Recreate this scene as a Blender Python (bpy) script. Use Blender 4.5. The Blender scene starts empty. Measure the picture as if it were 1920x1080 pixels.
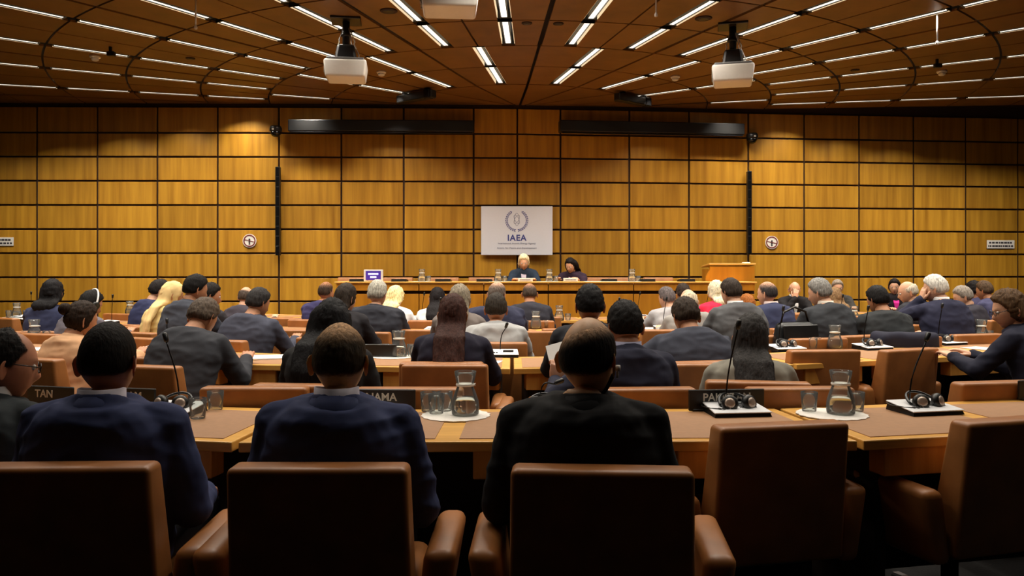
import bpy, bmesh, math, random
import numpy as np
from mathutils import Vector, Matrix, Euler, noise as mnoise

random.seed(7)
SC = bpy.context.scene
COL = SC.collection
PI = math.pi
R = math.radians

# ------------------------------------------------------------------ camera, world, exposure
EYE, HOR, FPX = 1.36, 507.0, 1500.0
cam = bpy.data.cameras.new('camera')
cam.lens = FPX / 1920 * 36
cam.sensor_width = 36
cam.shift_y = -(540 - HOR) / 1920
cam.clip_start = 0.05
camo = bpy.data.objects.new('camera', cam)
camo.location = (0, 0, EYE)
camo.rotation_euler = (PI / 2, 0, 0)
COL.objects.link(camo)
SC.camera = camo
SC.view_settings.view_transform = 'Standard'
SC.view_settings.look = 'None'
SC.view_settings.gamma = 1
SC.view_settings.use_curve_mapping = False
SC.view_settings.exposure = 0.28
w = bpy.data.worlds.new('world')
SC.world = w
w.use_nodes = True
w.node_tree.nodes['Background'].inputs[0].default_value = (0.02, 0.015, 0.01, 1)
w.node_tree.nodes['Background'].inputs[1].default_value = 0.3

CEIL = 4.25
CX, CY = 0.13, 14.69          # centre of the ceiling fan
STRIP_W = 9.5                # watts of one strip light near the front wall
STRIP_W_ROOM = 12.5
SPREAD = R(124)
WALL_SPREAD = R(98)
WALL_TILT = R(13)
WALL_GAIN = 1.02


def px(x, y, Y):
    return Vector(((x - 960) * Y / FPX, Y, EYE - (y - HOR) * Y / FPX))


def on_table(x, y, h=0.74):
    Y = (EYE - h) * FPX / (y - HOR)
    return Vector(((x - 960) * Y / FPX, Y, h))


def polar(th, r, z=0.0):
    a = R(th)
    return Vector((CX + r * math.sin(a), CY - r * math.cos(a), z))


def strip_light(th, r0, r1, watts, tilt=0.0):
    L = bpy.data.lights.new('strip_lamp', 'AREA')
    L.shape = 'RECTANGLE'
    L.size = 0.07
    L.size_y = (r1 - r0) - 0.06
    L.energy = watts
    L.color = (1.0, 0.92, 0.79)
    L.spread = SPREAD
    o = bpy.data.objects.new('strip_lamp', L)
    o.location = polar(th, (r0 + r1) / 2, CEIL - 0.004)
    if tilt:                     # the strips next to the wall throw their light forward on to it
        L.size_y = .34
        L.spread = WALL_SPREAD
        o.location.z -= .05
        o.rotation_euler = (Matrix.Rotation(tilt, 3, 'X') @ Matrix.Rotation(R(th), 3, 'Z')).to_euler()
    else:
        o.rotation_euler = (0, 0, R(th))
    COL.objects.link(o)


RINGS = [4.40, 5.45, 6.50, 7.55, 8.60, 9.65]
SEAM0, STEP = 2.9, 10.33
FIX = []                       # (theta, r0, r1, ring index, row index)
for ri in range(5):
    for k in range(-9, 8):
        FIX.append((SEAM0 + (k + .5) * STEP, RINGS[ri] + .06, RINGS[ri + 1] - .07, ri + 2, k))
for ri, (a, b) in enumerate(((2.32, 3.32), (3.40, 4.36))):
    for k in range(-4, 4):
        FIX.append((SEAM0 + (k + .5) * 2 * STEP, a, b, ri, k))


def wall_depth(X):
    # gently bent front wall: (image column, depth)
    pts = WALL
    for (x0, y0), (x1, y1) in zip(pts, pts[1:]):
        if X <= x1:
            break
    t = (X - x0) / (x1 - x0)
    return y0 + (y1 - y0) * t


_wd = [(-330, 13.75), (0, 13.83), (523, 13.88), (970, 14.0), (1280, 14.25), (1403, 14.42), (1905, 14.9), (2350, 15.3)]
WALL = [((x - 960) * d / FPX, d) for x, d in _wd]

for th, a, b, ri, k in FIX:
    p = polar(th, a)
    if abs(p.x) < 10.5 and polar(th, a).y < wall_depth(p.x) - .1:
        q = polar(th, (a + b) / 2)
        near_wall = wall_depth(q.x) - q.y < 3.4
        strip_light(th, a, b, STRIP_W * (WALL_GAIN if near_wall else 1) if ri < 4 else STRIP_W_ROOM, WALL_TILT if near_wall else 0)
for r0 in (9.75, 11.2, 12.3):
    for k in range(-4, 5):
        p = polar(k * 11 + 2.9, r0)
        if abs(p.x) < 9 and p.y > 1.6:
            strip_light(k * 11 + 2.9, r0, r0 + .98, STRIP_W_ROOM * (1.35 if r0 < 11 else .55 if r0 < 12 else .06))

# ------------------------------------------------------------------ materials
MATS = {}


def _new(name):
    m = bpy.data.materials.new(name)
    m.use_nodes = True
    return m, m.node_tree.nodes, m.node_tree.links, m.node_tree.nodes['Principled BSDF']


def rgb(h):
    """sRGB 0-255 triple to linear"""
    return tuple((c / 255 / 12.92 if c / 255 <= .04045 else ((c / 255 + .055) / 1.055) ** 2.4) for c in h) + (1,)


def plain(name, col, rough=.5, metal=0.0, var=0.06, scale=30, bump=0.0, spec=.5, sheen=0):
    if name in MATS:
        return MATS[name]
    m, n, l, b = _new(name)
    col = tuple(col[:3])
    tc = n.new('ShaderNodeTexCoord')
    nz = n.new('ShaderNodeTexNoise')
    nz.inputs['Scale'].default_value = scale
    nz.inputs['Detail'].default_value = 3
    l.new(tc.outputs['Object'], nz.inputs['Vector'])
    r = n.new('ShaderNodeValToRGB')
    r.color_ramp.elements[0].position = .3
    r.color_ramp.elements[1].position = .7
    r.color_ramp.elements[0].color = tuple(c * (1 - var) for c in col) + (1,)
    r.color_ramp.elements[1].color = tuple(min(1, c * (1 + var)) for c in col) + (1,)
    l.new(nz.outputs['Fac'], r.inputs['Fac'])
    l.new(r.outputs['Color'], b.inputs['Base Color'])
    b.inputs['Roughness'].default_value = rough
    b.inputs['Metallic'].default_value = metal
    b.inputs['Specular IOR Level'].default_value = spec
    if sheen:
        b.inputs['Sheen Weight'].default_value = sheen
    if bump:
        bp = n.new('ShaderNodeBump')
        bp.inputs['Strength'].default_value = bump
        bp.inputs['Distance'].default_value = .01
        l.new(nz.outputs['Fac'], bp.inputs['Height'])
        l.new(bp.outputs['Normal'], b.inputs['Normal'])
    MATS[name] = m
    return m


def wood(name, c1, c2, rough=.35, stretch=(14, 14, .7), objvar=.25, spec=.4):
    m, n, l, b = _new(name)
    tc = n.new('ShaderNodeTexCoord')
    mp = n.new('ShaderNodeMapping')
    mp.inputs['Scale'].default_value = stretch
    l.new(tc.outputs['Object'], mp.inputs['Vector'])
    oi = n.new('ShaderNodeObjectInfo')
    mul = n.new('ShaderNodeMath'); mul.operation = 'MULTIPLY'; mul.inputs[1].default_value = 37
    l.new(oi.outputs['Random'], mul.inputs[0])
    nz = n.new('ShaderNodeTexNoise'); nz.noise_dimensions = '4D'
    nz.inputs['Scale'].default_value = 1.0
    nz.inputs['Detail'].default_value = 5
    nz.inputs['Roughness'].default_value = .55
    l.new(mp.outputs['Vector'], nz.inputs['Vector'])
    l.new(mul.outputs[0], nz.inputs['W'])
    r = n.new('ShaderNodeValToRGB')
    r.color_ramp.elements[0].position = .3
    r.color_ramp.elements[1].position = .72
    r.color_ramp.elements[0].color = c1
    r.color_ramp.elements[1].color = c2
    l.new(nz.outputs['Fac'], r.inputs['Fac'])
    hs = n.new('ShaderNodeHueSaturation')
    mr = n.new('ShaderNodeMapRange')
    mr.inputs['To Min'].default_value = 1 - objvar
    mr.inputs['To Max'].default_value = 1 + objvar
    l.new(oi.outputs['Random'], mr.inputs['Value'])
    l.new(mr.outputs[0], hs.inputs['Value'])
    l.new(r.outputs['Color'], hs.inputs['Color'])
    l.new(hs.outputs['Color'], b.inputs['Base Color'])
    b.inputs['Roughness'].default_value = rough
    b.inputs['Specular IOR Level'].default_value = spec
    MATS[name] = m
    return m


def emit(name, col, strength):
    m, n, l, b = _new(name)
    b.inputs['Base Color'].default_value = tuple(col[:3]) + (1,)
    b.inputs['Emission Color'].default_value = tuple(col[:3]) + (1,)
    b.inputs['Emission Strength'].default_value = strength
    MATS[name] = m
    return m


def glassm(name, col=(1, 1, 1, 1), rough=0.0, ior=1.45):
    m, n, l, b = _new(name)
    b.inputs['Base Color'].default_value = col
    b.inputs['Transmission Weight'].default_value = 1
    b.inputs['Roughness'].default_value = rough
    b.inputs['IOR'].default_value = ior
    MATS[name] = m
    return m


def attr_mat(name, rough=.5, scale=60, bump=.15, spec=.4, sss=0.0, var=.12, streak=None):
    """material whose colour comes from the mesh's own colour attribute (skin tone, hair density)"""
    m, n, l, b = _new(name)
    at = n.new('ShaderNodeAttribute'); at.attribute_name = 'tint'
    tc = n.new('ShaderNodeTexCoord')
    mp = n.new('ShaderNodeMapping')
    mp.inputs['Scale'].default_value = streak or (1, 1, 1)
    l.new(tc.outputs['Object'], mp.inputs['Vector'])
    nz = n.new('ShaderNodeTexNoise')
    nz.inputs['Scale'].default_value = scale
    nz.inputs['Detail'].default_value = 4
    l.new(mp.outputs['Vector'], nz.inputs['Vector'])
    mr = n.new('ShaderNodeMapRange')
    mr.inputs['From Min'].default_value = .3
    mr.inputs['From Max'].default_value = .7
    mr.inputs['To Min'].default_value = 1 - var
    mr.inputs['To Max'].default_value = 1 + var
    l.new(nz.outputs['Fac'], mr.inputs['Value'])
    hs = n.new('ShaderNodeHueSaturation')
    l.new(mr.outputs[0], hs.inputs['Value'])
    l.new(at.outputs['Color'], hs.inputs['Color'])
    l.new(hs.outputs['Color'], b.inputs['Base Color'])
    b.inputs['Roughness'].default_value = rough
    b.inputs['Specular IOR Level'].default_value = spec
    b.inputs['Subsurface Weight'].default_value = sss
    bp = n.new('ShaderNodeBump')
    bp.inputs['Strength'].default_value = bump
    bp.inputs['Distance'].default_value = .004
    l.new(nz.outputs['Fac'], bp.inputs['Height'])
    l.new(bp.outputs['Normal'], b.inputs['Normal'])
    MATS[name] = m
    return m


M_WALL = wood('wall_veneer', rgb((146, 99, 23)), rgb((194, 143, 44)), rough=.42, stretch=(9, 9, .5), objvar=.14)
M_CEIL = wood('ceiling_veneer', rgb((106, 72, 32)), rgb((130, 90, 42)), rough=.5, stretch=(3, 3, 3), objvar=.08)
M_OAK = wood('oak', rgb((200, 144, 64)), rgb((234, 180, 92)), rough=.35, stretch=(2, 25, 25), objvar=.06)
M_OAKV = wood('oak_upright', rgb((190, 132, 56)), rgb((222, 162, 80)), rough=.4, stretch=(25, 25, 2), objvar=.08)
M_PODIUM = wood('podium_veneer', rgb((166, 104, 22)), rgb((200, 134, 34)), rough=.4, stretch=(8, 8, .8), objvar=.06)
M_PAD = plain('desk_leather', rgb((160, 116, 78)), .5, var=.06, scale=40, bump=.05)
M_LEATHER = plain('chair_leather', rgb((156, 99, 51)), .42, var=.16, scale=9, bump=.06, spec=.5)
M_GAP = plain('joint_dark', rgb((44, 22, 14)), .8)
M_BLACK = plain('black_plastic', rgb((14, 14, 15)), .4)
M_BLACKM = plain('black_metal', rgb((18, 18, 20)), .35, .6)
M_DARKWOOD = plain('dark_panel', rgb((40, 26, 16)), .6)
M_CARPET = plain('carpet', rgb((16, 14, 13)), .95, var=.2, scale=90, bump=.3)
M_STEEL = plain('brushed_steel', rgb((170, 170, 172)), .3, .9)
M_WHITEP = plain('white_plastic', rgb((226, 222, 214)), .4, var=.02)
M_SILVER = plain('silver_plastic', rgb((226, 226, 228)), .35, 0, var=.02)
M_PAPER = plain('paper', rgb((236, 234, 230)), .8, var=.02)
M_DOILY = plain('doily_paper', rgb((232, 226, 218)), .85, var=.04, scale=160, bump=.2)
def thin_glass(name):
    m, n, l, b = _new(name)
    out = n['Material Output']
    tr = n.new('ShaderNodeBsdfTransparent'); tr.inputs[0].default_value = (.93, .95, .94, 1)
    gl = n.new('ShaderNodeBsdfGlossy'); gl.inputs['Roughness'].default_value = .03
    lw = n.new('ShaderNodeLayerWeight'); lw.inputs['Blend'].default_value = .32
    lw.inputs['Blend'].default_value = .2
    df = n.new('ShaderNodeBsdfDiffuse'); df.inputs[0].default_value = (.9, .9, .9, 1)
    mx = n.new('ShaderNodeMixShader'); m2 = n.new('ShaderNodeMixShader'); m2.inputs[0].default_value = .05
    l.new(lw.outputs['Fresnel'], mx.inputs[0]); l.new(tr.outputs[0], mx.inputs[1]); l.new(gl.outputs[0], mx.inputs[2])
    l.new(mx.outputs[0], m2.inputs[1]); l.new(df.outputs[0], m2.inputs[2])
    l.new(m2.outputs[0], out.inputs['Surface'])
    MATS[name] = m
    return m


M_GLASS = thin_glass('clear_glass')
M_WATER = glassm('water', (.93, .95, .95, 1), 0, 1.33)
M_SIGN = plain('sign_board', rgb((214, 214, 222)), .6, var=.01)
M_NAVYINK = plain('navy_ink', rgb((58, 66, 132)), .6)
M_GREYINK = plain('grey_ink', rgb((120, 124, 146)), .6)
M_DARKINK = plain('dark_ink', rgb((60, 56, 60)), .6)
M_WHITEINK = plain('white_ink', rgb((206, 200, 188)), .6)
M_RED = plain('maroon_ink', rgb((112, 44, 44)), .5)
M_SCREEN = emit('screen_purple', rgb((58, 34, 130)), .55)
M_SCREENTXT = emit('screen_text', rgb((225, 220, 255)), .9)
M_LAMP = emit('lamp_diffuser', (1, .93, .80), 1.3)
M_SIDEGLOW = emit('slot_side_glow', (1.0, .78, .48), .72)  # tube light falling on the slot's side walls, painted in as glow
M_SKIN = attr_mat('skin', .5, 70, .06, .35, .06, .05)
M_HAIR = attr_mat('hair', .65, 26, .9, .12, 0, .5, (4, 4, .8))
M_CLOTHCACHE = {}


def cloth(col):
    key = tuple(col)
    if key not in M_CLOTHCACHE:
        M_CLOTHCACHE[key] = plain('cloth_%d_%d_%d' % key, tuple(min(.8, c * 1.4 + .0015) for c in rgb(col)[:3]), .85, var=.10, scale=14, bump=.12, spec=.2, sheen=0)
    return M_CLOTHCACHE[key]


# ------------------------------------------------------------------ mesh helpers
def link(o, parent=None):
    COL.objects.link(o)
    if parent is not None:
        o.parent = parent
    return o


def mesh_obj(name, verts, faces, mat, parent=None, smooth=False, loc=None, rot=None):
    me = bpy.data.meshes.new(name)
    me.from_pydata([tuple(v) for v in verts], [], [tuple(f) for f in faces])
    me.materials.append(mat)
    if smooth:
        me.polygons.foreach_set('use_smooth', [True] * len(me.polygons))
    me.update()
    o = bpy.data.objects.new(name, me)
    if loc is not None:
        o.location = loc
    if rot is not None:
        o.rotation_euler = rot
    return link(o, parent)


def bm_obj(name, bm, mat, parent=None, smooth=False, loc=None, rot=None):
    me = bpy.data.meshes.new(name)
    bm.to_mesh(me)
    bm.free()
    me.materials.append(mat)
    if smooth:
        me.polygons.foreach_set('use_smooth', [True] * len(me.polygons))
    o = bpy.data.objects.new(name, me)
    if loc is not None:
        o.location = loc
    if rot is not None:
        o.rotation_euler = rot
    return link(o, parent)


def B():
    return bmesh.new()


def add_box(bm, c, s, bev=0.0, seg=2, rot=None, taper=None):
    vs = bmesh.ops.create_cube(bm, size=1.0)['verts']
    for v in vs:
        v.co = Vector((v.co.x * s[0], v.co.y * s[1], v.co.z * s[2]))
        if taper and v.co.z > 0:
            v.co.x *= taper[0]; v.co.y *= taper[1]
    if bev > 0:
        es = list({e for v in vs for e in v.link_edges})
        r = bmesh.ops.bevel(bm, geom=es, offset=bev, segments=seg, affect='EDGES', profile=.5)
        vs = list({v for f in r['faces'] for v in f.verts} | {v for v in vs if v.is_valid})
    M = Matrix.Translation(Vector(c))
    if rot is not None:
        M = M @ Euler(rot).to_matrix().to_4x4()
    for v in vs:
        v.co = M @ v.co
    return vs


def add_lathe(bm, prof, n=20, c=(0, 0, 0), M=None):
    rings = []
    for r, z in prof:
        ring = []
        for i in range(n):
            a = 2 * PI * i / n
            p = Vector((r * math.cos(a), r * math.sin(a), z))
            if M is not None:
                p = M @ p
            ring.append(bm.verts.new(p + Vector(c)))
        rings.append(ring)
    for a, b in zip(rings, rings[1:]):
        for i in range(n):
            bm.faces.new((a[i], a[(i + 1) % n], b[(i + 1) % n], b[i]))
    bm.faces.new(rings[0][::-1])
    bm.faces.new(rings[-1])


def frame_of(d):
    d = d.normalized()
    u = Vector((0, 0, 1)) if abs(d.z) < .95 else Vector((0, 1, 0))
    x = d.cross(u).normalized()
    y = x.cross(d).normalized()
    return x, y


def tube_vf(pts, rad, n=10):
    """closed tube through points with radii -> verts, faces"""
    pts = [Vector(p) for p in pts]
    if not hasattr(rad, '__len__'):
        rad = [rad] * len(pts)
    V, F = [], []
    for i, p in enumerate(pts):
        d = (pts[min(i + 1, len(pts) - 1)] - pts[max(i - 1, 0)])
        x, y = frame_of(d)
        for k in range(n):
            a = 2 * PI * k / n
            V.append(p + x * (math.cos(a) * rad[i]) + y * (math.sin(a) * rad[i]))
    for i in range(len(pts) - 1):
        for k in range(n):
            F.append((i * n + k, i * n + (k + 1) % n, (i + 1) * n + (k + 1) % n, (i + 1) * n + k))
    F.append(tuple(range(n - 1, -1, -1)))
    F.append(tuple((len(pts) - 1) * n + k for k in range(n)))
    return V, F


def add_tube(bm, pts, rad, n=8):
    V, F = tube_vf(pts, rad, n)
    vs = [bm.verts.new(v) for v in V]
    for f in F:
        bm.faces.new([vs[i] for i in f])


def prism_vf(poly, z0, z1):
    n = len(poly)
    V = [(p[0], p[1], z0) for p in poly] + [(p[0], p[1], z1) for p in poly]
    F = [tuple(range(n - 1, -1, -1)), tuple(range(n, 2 * n))]
    for i in range(n):
        F.append((i, (i + 1) % n, n + (i + 1) % n, n + i))
    return V, F


def empty(name, loc=(0, 0, 0), rz=0.0):
    o = bpy.data.objects.new(name, None)
    o.location = loc
    o.rotation_euler = (0, 0, rz)
    o.empty_display_size = .1
    return link(o)


def tag(o, label, cat, group=None):
    o['label'] = label
    o['category'] = cat
    if group:
        o['group'] = group
    return o


def struct(o):
    o['kind'] = 'structure'
    return o


def dup(root, loc, rz=0.0, label=None, group=None):
    r = root.copy()
    COL.objects.link(r)
    r.location = loc
    r.rotation_euler = (0, 0, rz)
    if label:
        r['label'] = label
    if group:
        r['group'] = group
    for ch in root.children:
        c = ch.copy(); COL.objects.link(c); c.parent = r
        for g in ch.children:
            d = g.copy(); COL.objects.link(d); d.parent = c
    return r


_txt = {}


def text_obj(name, s, size, mat, parent, loc, rot, align='CENTER', bold=0.0, depth=.001, spacing=1.0):
    cu = bpy.data.curves.new('txt', 'FONT')
    cu.body = s
    cu.size = size
    cu.align_x = align
    cu.align_y = 'CENTER'
    cu.extrude = depth
    cu.offset = bold
    cu.space_character = spacing
    o = bpy.data.objects.new('txt', cu)
    COL.objects.link(o)
    bpy.context.view_layer.update()
    dg = bpy.context.evaluated_depsgraph_get()
    me = bpy.data.meshes.new_from_object(o.evaluated_get(dg))
    bpy.data.objects.remove(o)
    me.materials.clear()
    me.materials.append(mat)
    r = bpy.data.objects.new(name, me)
    r.location = loc
    r.rotation_euler = rot
    return link(r, parent)


def dashes(name, rows, width, height, mat, parent, loc, seed=1):
    """print too small to read: short ink strokes in lines"""
    rr = random.Random(seed)
    V, F = [], []
    lh = height / len(rows)
    for i, frac in enumerate(rows):
        x = -width * frac / 2
        z = height / 2 - lh * (i + .5)
        while x < width * frac / 2 - .01 * width:
            wl = min(width * rr.uniform(.04, .11), width * frac / 2 - x)
            b = len(V)
            for (dx, dz) in ((0, -.27), (1, -.27), (1, .27), (0, .27)):
                V.append((x + dx * wl, 0, z + dz * lh))
            for (dx, dz) in ((0, -.27), (1, -.27), (1, .27), (0, .27)):
                V.append((x + dx * wl, .002, z + dz * lh))
            F += [(b, b + 1, b + 2, b + 3), (b + 7, b + 6, b + 5, b + 4), (b, b + 4, b + 5, b + 1), (b + 2, b + 6, b + 7, b + 3)]
            x += wl + width * rr.uniform(.012, .03)
    return mesh_obj(name, V, F, mat, parent, loc=loc)


# queue of temporary objects that get voxel-remeshed in one evaluation
QUEUE = []


def queue_remesh(pieces, voxel, smooth=3):
    V, F = [], []
    for v, f in pieces:
        b = len(V)
        V += [tuple(p) for p in v]
        F += [tuple(i + b for i in q) for q in f]
    me = bpy.data.meshes.new('tmp')
    me.from_pydata(V, [], F)
    o = bpy.data.objects.new('tmp', me)
    COL.objects.link(o)
    m = o.modifiers.new('r', 'REMESH')
    m.mode = 'VOXEL'
    m.voxel_size = voxel
    if smooth:
        s = o.modifiers.new('s', 'SMOOTH')
        s.factor = .5
        s.iterations = smooth
    slot = {'o': o, 'v': None, 'f': None}
    QUEUE.append(slot)
    return slot


def flush_remesh():
    bpy.context.view_layer.update()
    dg = bpy.context.evaluated_depsgraph_get()
    for s in QUEUE:
        me = s['o'].evaluated_get(dg).to_mesh()
        n = len(me.vertices)
        co = np.empty(n * 3); me.vertices.foreach_get('co', co)
        no = np.empty(n * 3); me.vertices.foreach_get('normal', no)
        s['v'] = co.reshape(-1, 3)
        s['n'] = no.reshape(-1, 3)
        L = len(me.polygons)
        ls = np.empty(L, int); me.polygons.foreach_get('loop_start', ls)
        lt = np.empty(L, int); me.polygons.foreach_get('loop_total', lt)
        li = np.empty(len(me.loops), int); me.loops.foreach_get('vertex_index', li)
        s['f'] = [tuple(li[a:a + b]) for a, b in zip(ls.tolist(), lt.tolist())]
        s['o'].evaluated_get(dg).to_mesh_clear()
    for s in QUEUE:
        me = s['o'].data
        bpy.data.objects.remove(s['o'])
        bpy.data.meshes.remove(me)
        s['o'] = None
    QUEUE.clear()


def sphere_vf(c, r, n=14, m=9, M=None):
    if not hasattr(r, '__len__'):
        r = (r, r, r)
    V, F = [], []
    for j in range(m + 1):
        ph = PI * j / m
        for i in range(n):
            th = 2 * PI * i / n
            p = Vector((r[0] * math.sin(ph) * math.cos(th), r[1] * math.sin(ph) * math.sin(th), r[2] * math.cos(ph)))
            if M is not None:
                p = M @ p
            V.append(p + Vector(c))
    for j in range(m):
        for i in range(n):
            F.append((j * n + i, (j + 1) * n + i, (j + 1) * n + (i + 1) % n, j * n + (i + 1) % n))
    return V, F


def limb(a, b, ra, rb):
    """tapered capsule"""
    a, b = Vector(a), Vector(b)
    d = (b - a)
    L = d.length
    d.normalize()
    pts, rad = [], []
    for t in (-.98, -.7, -.35, 0):
        pts.append(a + d * (ra * t)); rad.append(ra * math.sqrt(max(0.02, 1 - t * t)))
    pts.append(a + d * (L * .5)); rad.append((ra + rb) / 2)
    for t in (0, .35, .7, .98):
        pts.append(b + d * (rb * t)); rad.append(rb * math.sqrt(max(0.02, 1 - t * t)))
    return tube_vf(pts, rad, 14)


def loft_vf(secs, n=24, power=2.4):
    """secs: (centre, axis_x (Vector half width), axis_y (Vector half depth))"""
    V, F = [], []
    for c, ax, ay in secs:
        for k in range(n):
            a = 2 * PI * k / n
            ca, sa = math.cos(a), math.sin(a)
            e = 2.0 / power
            V.append(Vector(c) + ax * (math.copysign(abs(ca) ** e, ca)) + ay * (math.copysign(abs(sa) ** e, sa)))
    for i in range(len(secs) - 1):
        for k in range(n):
            F.append((i * n + k, i * n + (k + 1) % n, (i + 1) * n + (k + 1) % n, (i + 1) * n + k))
    F.append(tuple(range(n - 1, -1, -1)))
    F.append(tuple((len(secs) - 1) * n + k for k in range(n)))
    return V, F

# ================================================================== THE ROOM
floor = mesh_obj('floor', *prism_vf([(-11, -3), (11, -3), (11, 16.2), (-11, 16.2)], -.1, 0), M_CARPET)
struct(floor)
for nm, poly in (('wall_left', [(-11.2, -3), (-11, -3), (-11, 15), (-11.2, 15)]),
                 ('wall_right', [(11, -3), (11.2, -3), (11.2, 16), (11, 16)]),
                 ('wall_back', [(-11, -3.2), (11, -3.2), (11, -3), (-11, -3)])):
    struct(mesh_obj(nm, *prism_vf(poly, 0, 4.6), M_DARKWOOD))

# front wall: dark backing with one veneer panel per bay and course
seam_px = [-270, -158, -46, 69, 182.5, 295, 408, 523, 640, 757, 888, 970, 1051, 1180, 1292, 1403, 1508, 1611, 1713, 1811, 1909, 2004, 2098, 2190]


def wall_point(pxx):
    # ray of an image column with the bent wall
    k = (pxx - 960) / FPX
    Y = 14.0
    for _ in range(20):
        Y = wall_depth(k * Y)
    return Vector((k * Y, Y, 0))


WP = [wall_point(p) for p in seam_px]
front = [(-11.2, WP[0].y + .03)] + [(p.x, p.y + .03) for p in WP] + [(11.2, WP[-1].y + .2)]
poly = front + [(11.2, 16.2), (-11.2, 16.2)]
wall = mesh_obj('wall_front', *prism_vf(poly, 0, 4.6), M_GAP)
struct(wall)
Z0, PITCH = 1.2387, .4177
courses = [(Z0 + PITCH * k, Z0 + PITCH * (k + 1)) for k in range(-3, 6)]
courses[0] = (0.02, courses[0][1])
courses.append((Z0 + PITCH * 6, CEIL - .05))
g = .016
for i in range(len(WP) - 1):
    a, b = WP[i], WP[i + 1]
    L = (b - a).length
    ang = math.atan2(b.y - a.y, b.x - a.x)
    cache = {}
    for z0, z1 in courses:
        h = round(z1 - z0 - 2 * g, 4)
        if h not in cache:
            bm = B()
            add_box(bm, (0, .012, 0), (L - 2 * g, .028, h), .004, 1)
            me = bpy.data.meshes.new('panel')
            bm.to_mesh(me); bm.free()
            me.materials.append(M_WALL)
            cache[h] = me
        o = bpy.data.objects.new('panel', cache[h])
        o.location = ((a.x + b.x) / 2, (a.y + b.y) / 2, (z0 + z1) / 2)
        o.rotation_euler = (0, 0, ang)
        link(o, wall)

# ceiling: dark backing, fan of veneer panels, slots for the strip lights
ceil = mesh_obj('ceiling', *prism_vf([(-11.2, -3.2), (11.2, -3.2), (11.2, 16.2), (-11.2, 16.2)], CEIL + .14, CEIL + .3), M_GAP)
struct(ceil)
SLOT = .085


def sector(th0, th1, r0, r1, slot_side, seam=.022):
    """panel between two angles; slot_side: 0 none, -1/+1 that edge runs parallel to the light slot"""
    pts = []
    N = 4
    for r, order in ((r0, range(N + 1)), (r1, range(N, -1, -1))):
        e0 = math.degrees((SLOT if slot_side < 0 else seam) / r)
        e1 = math.degrees((SLOT if slot_side > 0 else seam) / r)
        for i in order:
            t = (th0 + e0) + ((th1 - e1) - (th0 + e0)) * i / N
            p = polar(t, r)
            pts.append((p.x, p.y))
    return pts


def in_room(pts):
    return all(abs(p[0]) < 11 for p in pts) and any(p[1] < wall_depth(p[0]) - .02 for p in pts)


def ceiling_panel(pts):
    pts = [(x, min(y, wall_depth(x) - .01)) for x, y in pts]
    c = Vector((sum(p[0] for p in pts) / len(pts), sum(p[1] for p in pts) / len(pts), CEIL))
    V, F = prism_vf([(p[0] - c.x, p[1] - c.y) for p in pts][::-1], 0, .025)
    mesh_obj('panel', V, F, M_CEIL, ceil, loc=c)


for ri in range(5):
    for k in range(-9, 8):
        t0, t1 = SEAM0 + k * STEP, SEAM0 + (k + 1) * STEP
        tm = (t0 + t1) / 2
        for (a, b, s) in ((t0, tm, 1), (tm, t1, -1)):
            pts = sector(a, b, RINGS[ri] + .014, RINGS[ri + 1] - .014, s, .030 if (k if s > 0 else k + 1) % 2 == 0 else .012)
            if in_room(pts):
                ceiling_panel(pts)
for a, b in ((2.26, 3.36), (3.36, 4.40)):
    for k in range(-4, 4):
        t0, t1 = SEAM0 + k * 2 * STEP, SEAM0 + (k + 1) * 2 * STEP
        tm = (t0 + t1) / 2
        for (u, v, s) in ((t0, tm, 1), (tm, t1, -1)):
            pts = sector(u, v, a + .012, b - .012, s)
            if in_room(pts):
                ceiling_panel(pts)
for k in range(-4, 4):
    pts = sector(SEAM0 + k * 2 * STEP, SEAM0 + (k + 1) * 2 * STEP, .25, 2.24, 0)
    if in_room(pts):
        ceiling_panel(pts)
# plain ceiling continues over the rows behind the camera's view
struct(mesh_obj('trim_1', *prism_vf([(-11, -3), (11, -3), (11, 4.4), (-11, 4.4)], CEIL + .02, CEIL + .05), M_CEIL))

# strip lights in the slots
FIXMESH = {}


def fixture(th, r0, r1, label):
    L = round(r1 - r0, 3)
    root = empty('strip_light', polar(th, (r0 + r1) / 2, CEIL), R(th))
    tag(root, label, 'ceiling light', 'strip lights in the ceiling fan')
    if L not in FIXMESH:
        d = {}
        bm = B()
        add_box(bm, (0, 0, .118), (.168, L, .012))
        for e in (-1, 1):
            add_box(bm, (0, e * (L / 2 - .006), .06), (.168, .012, .11))
        d['housing'] = (bm, M_BLACK)
        bm = B(); add_box(bm, (0, 0, .018), (.066, L - .05, .02), .006, 2); d['diffuser'] = (bm, M_LAMP)
        for s, nm in ((-1, 'a'), (1, 'b')):
            bm = B(); add_box(bm, (s * .04, 0, .028), (.006, L - .03, .056)); d['blade' + nm] = (bm, M_BLACK)
            bm = B(); add_box(bm, (s * .081, 0, .045), (.006, L - .03, .075)); d['glow_side_wall' + nm] = (bm, M_SIDEGLOW)  # slot side walls, no lamps: the tube's light is put in as emission
        FIXMESH[L] = {}
        for k, (bm, m) in d.items():
            me = bpy.data.meshes.new(k.rstrip('ab') if k[:-1] in ('blade', 'glow_side_wall') else k)
            bm.to_mesh(me); bm.free(); me.materials.append(m)
            FIXMESH[L][k] = me
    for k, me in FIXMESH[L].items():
        nm = k[:-1] if k[:-1] in ('blade', 'glow_side_wall') else k
        link(bpy.data.objects.new(nm, me), root)


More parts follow.
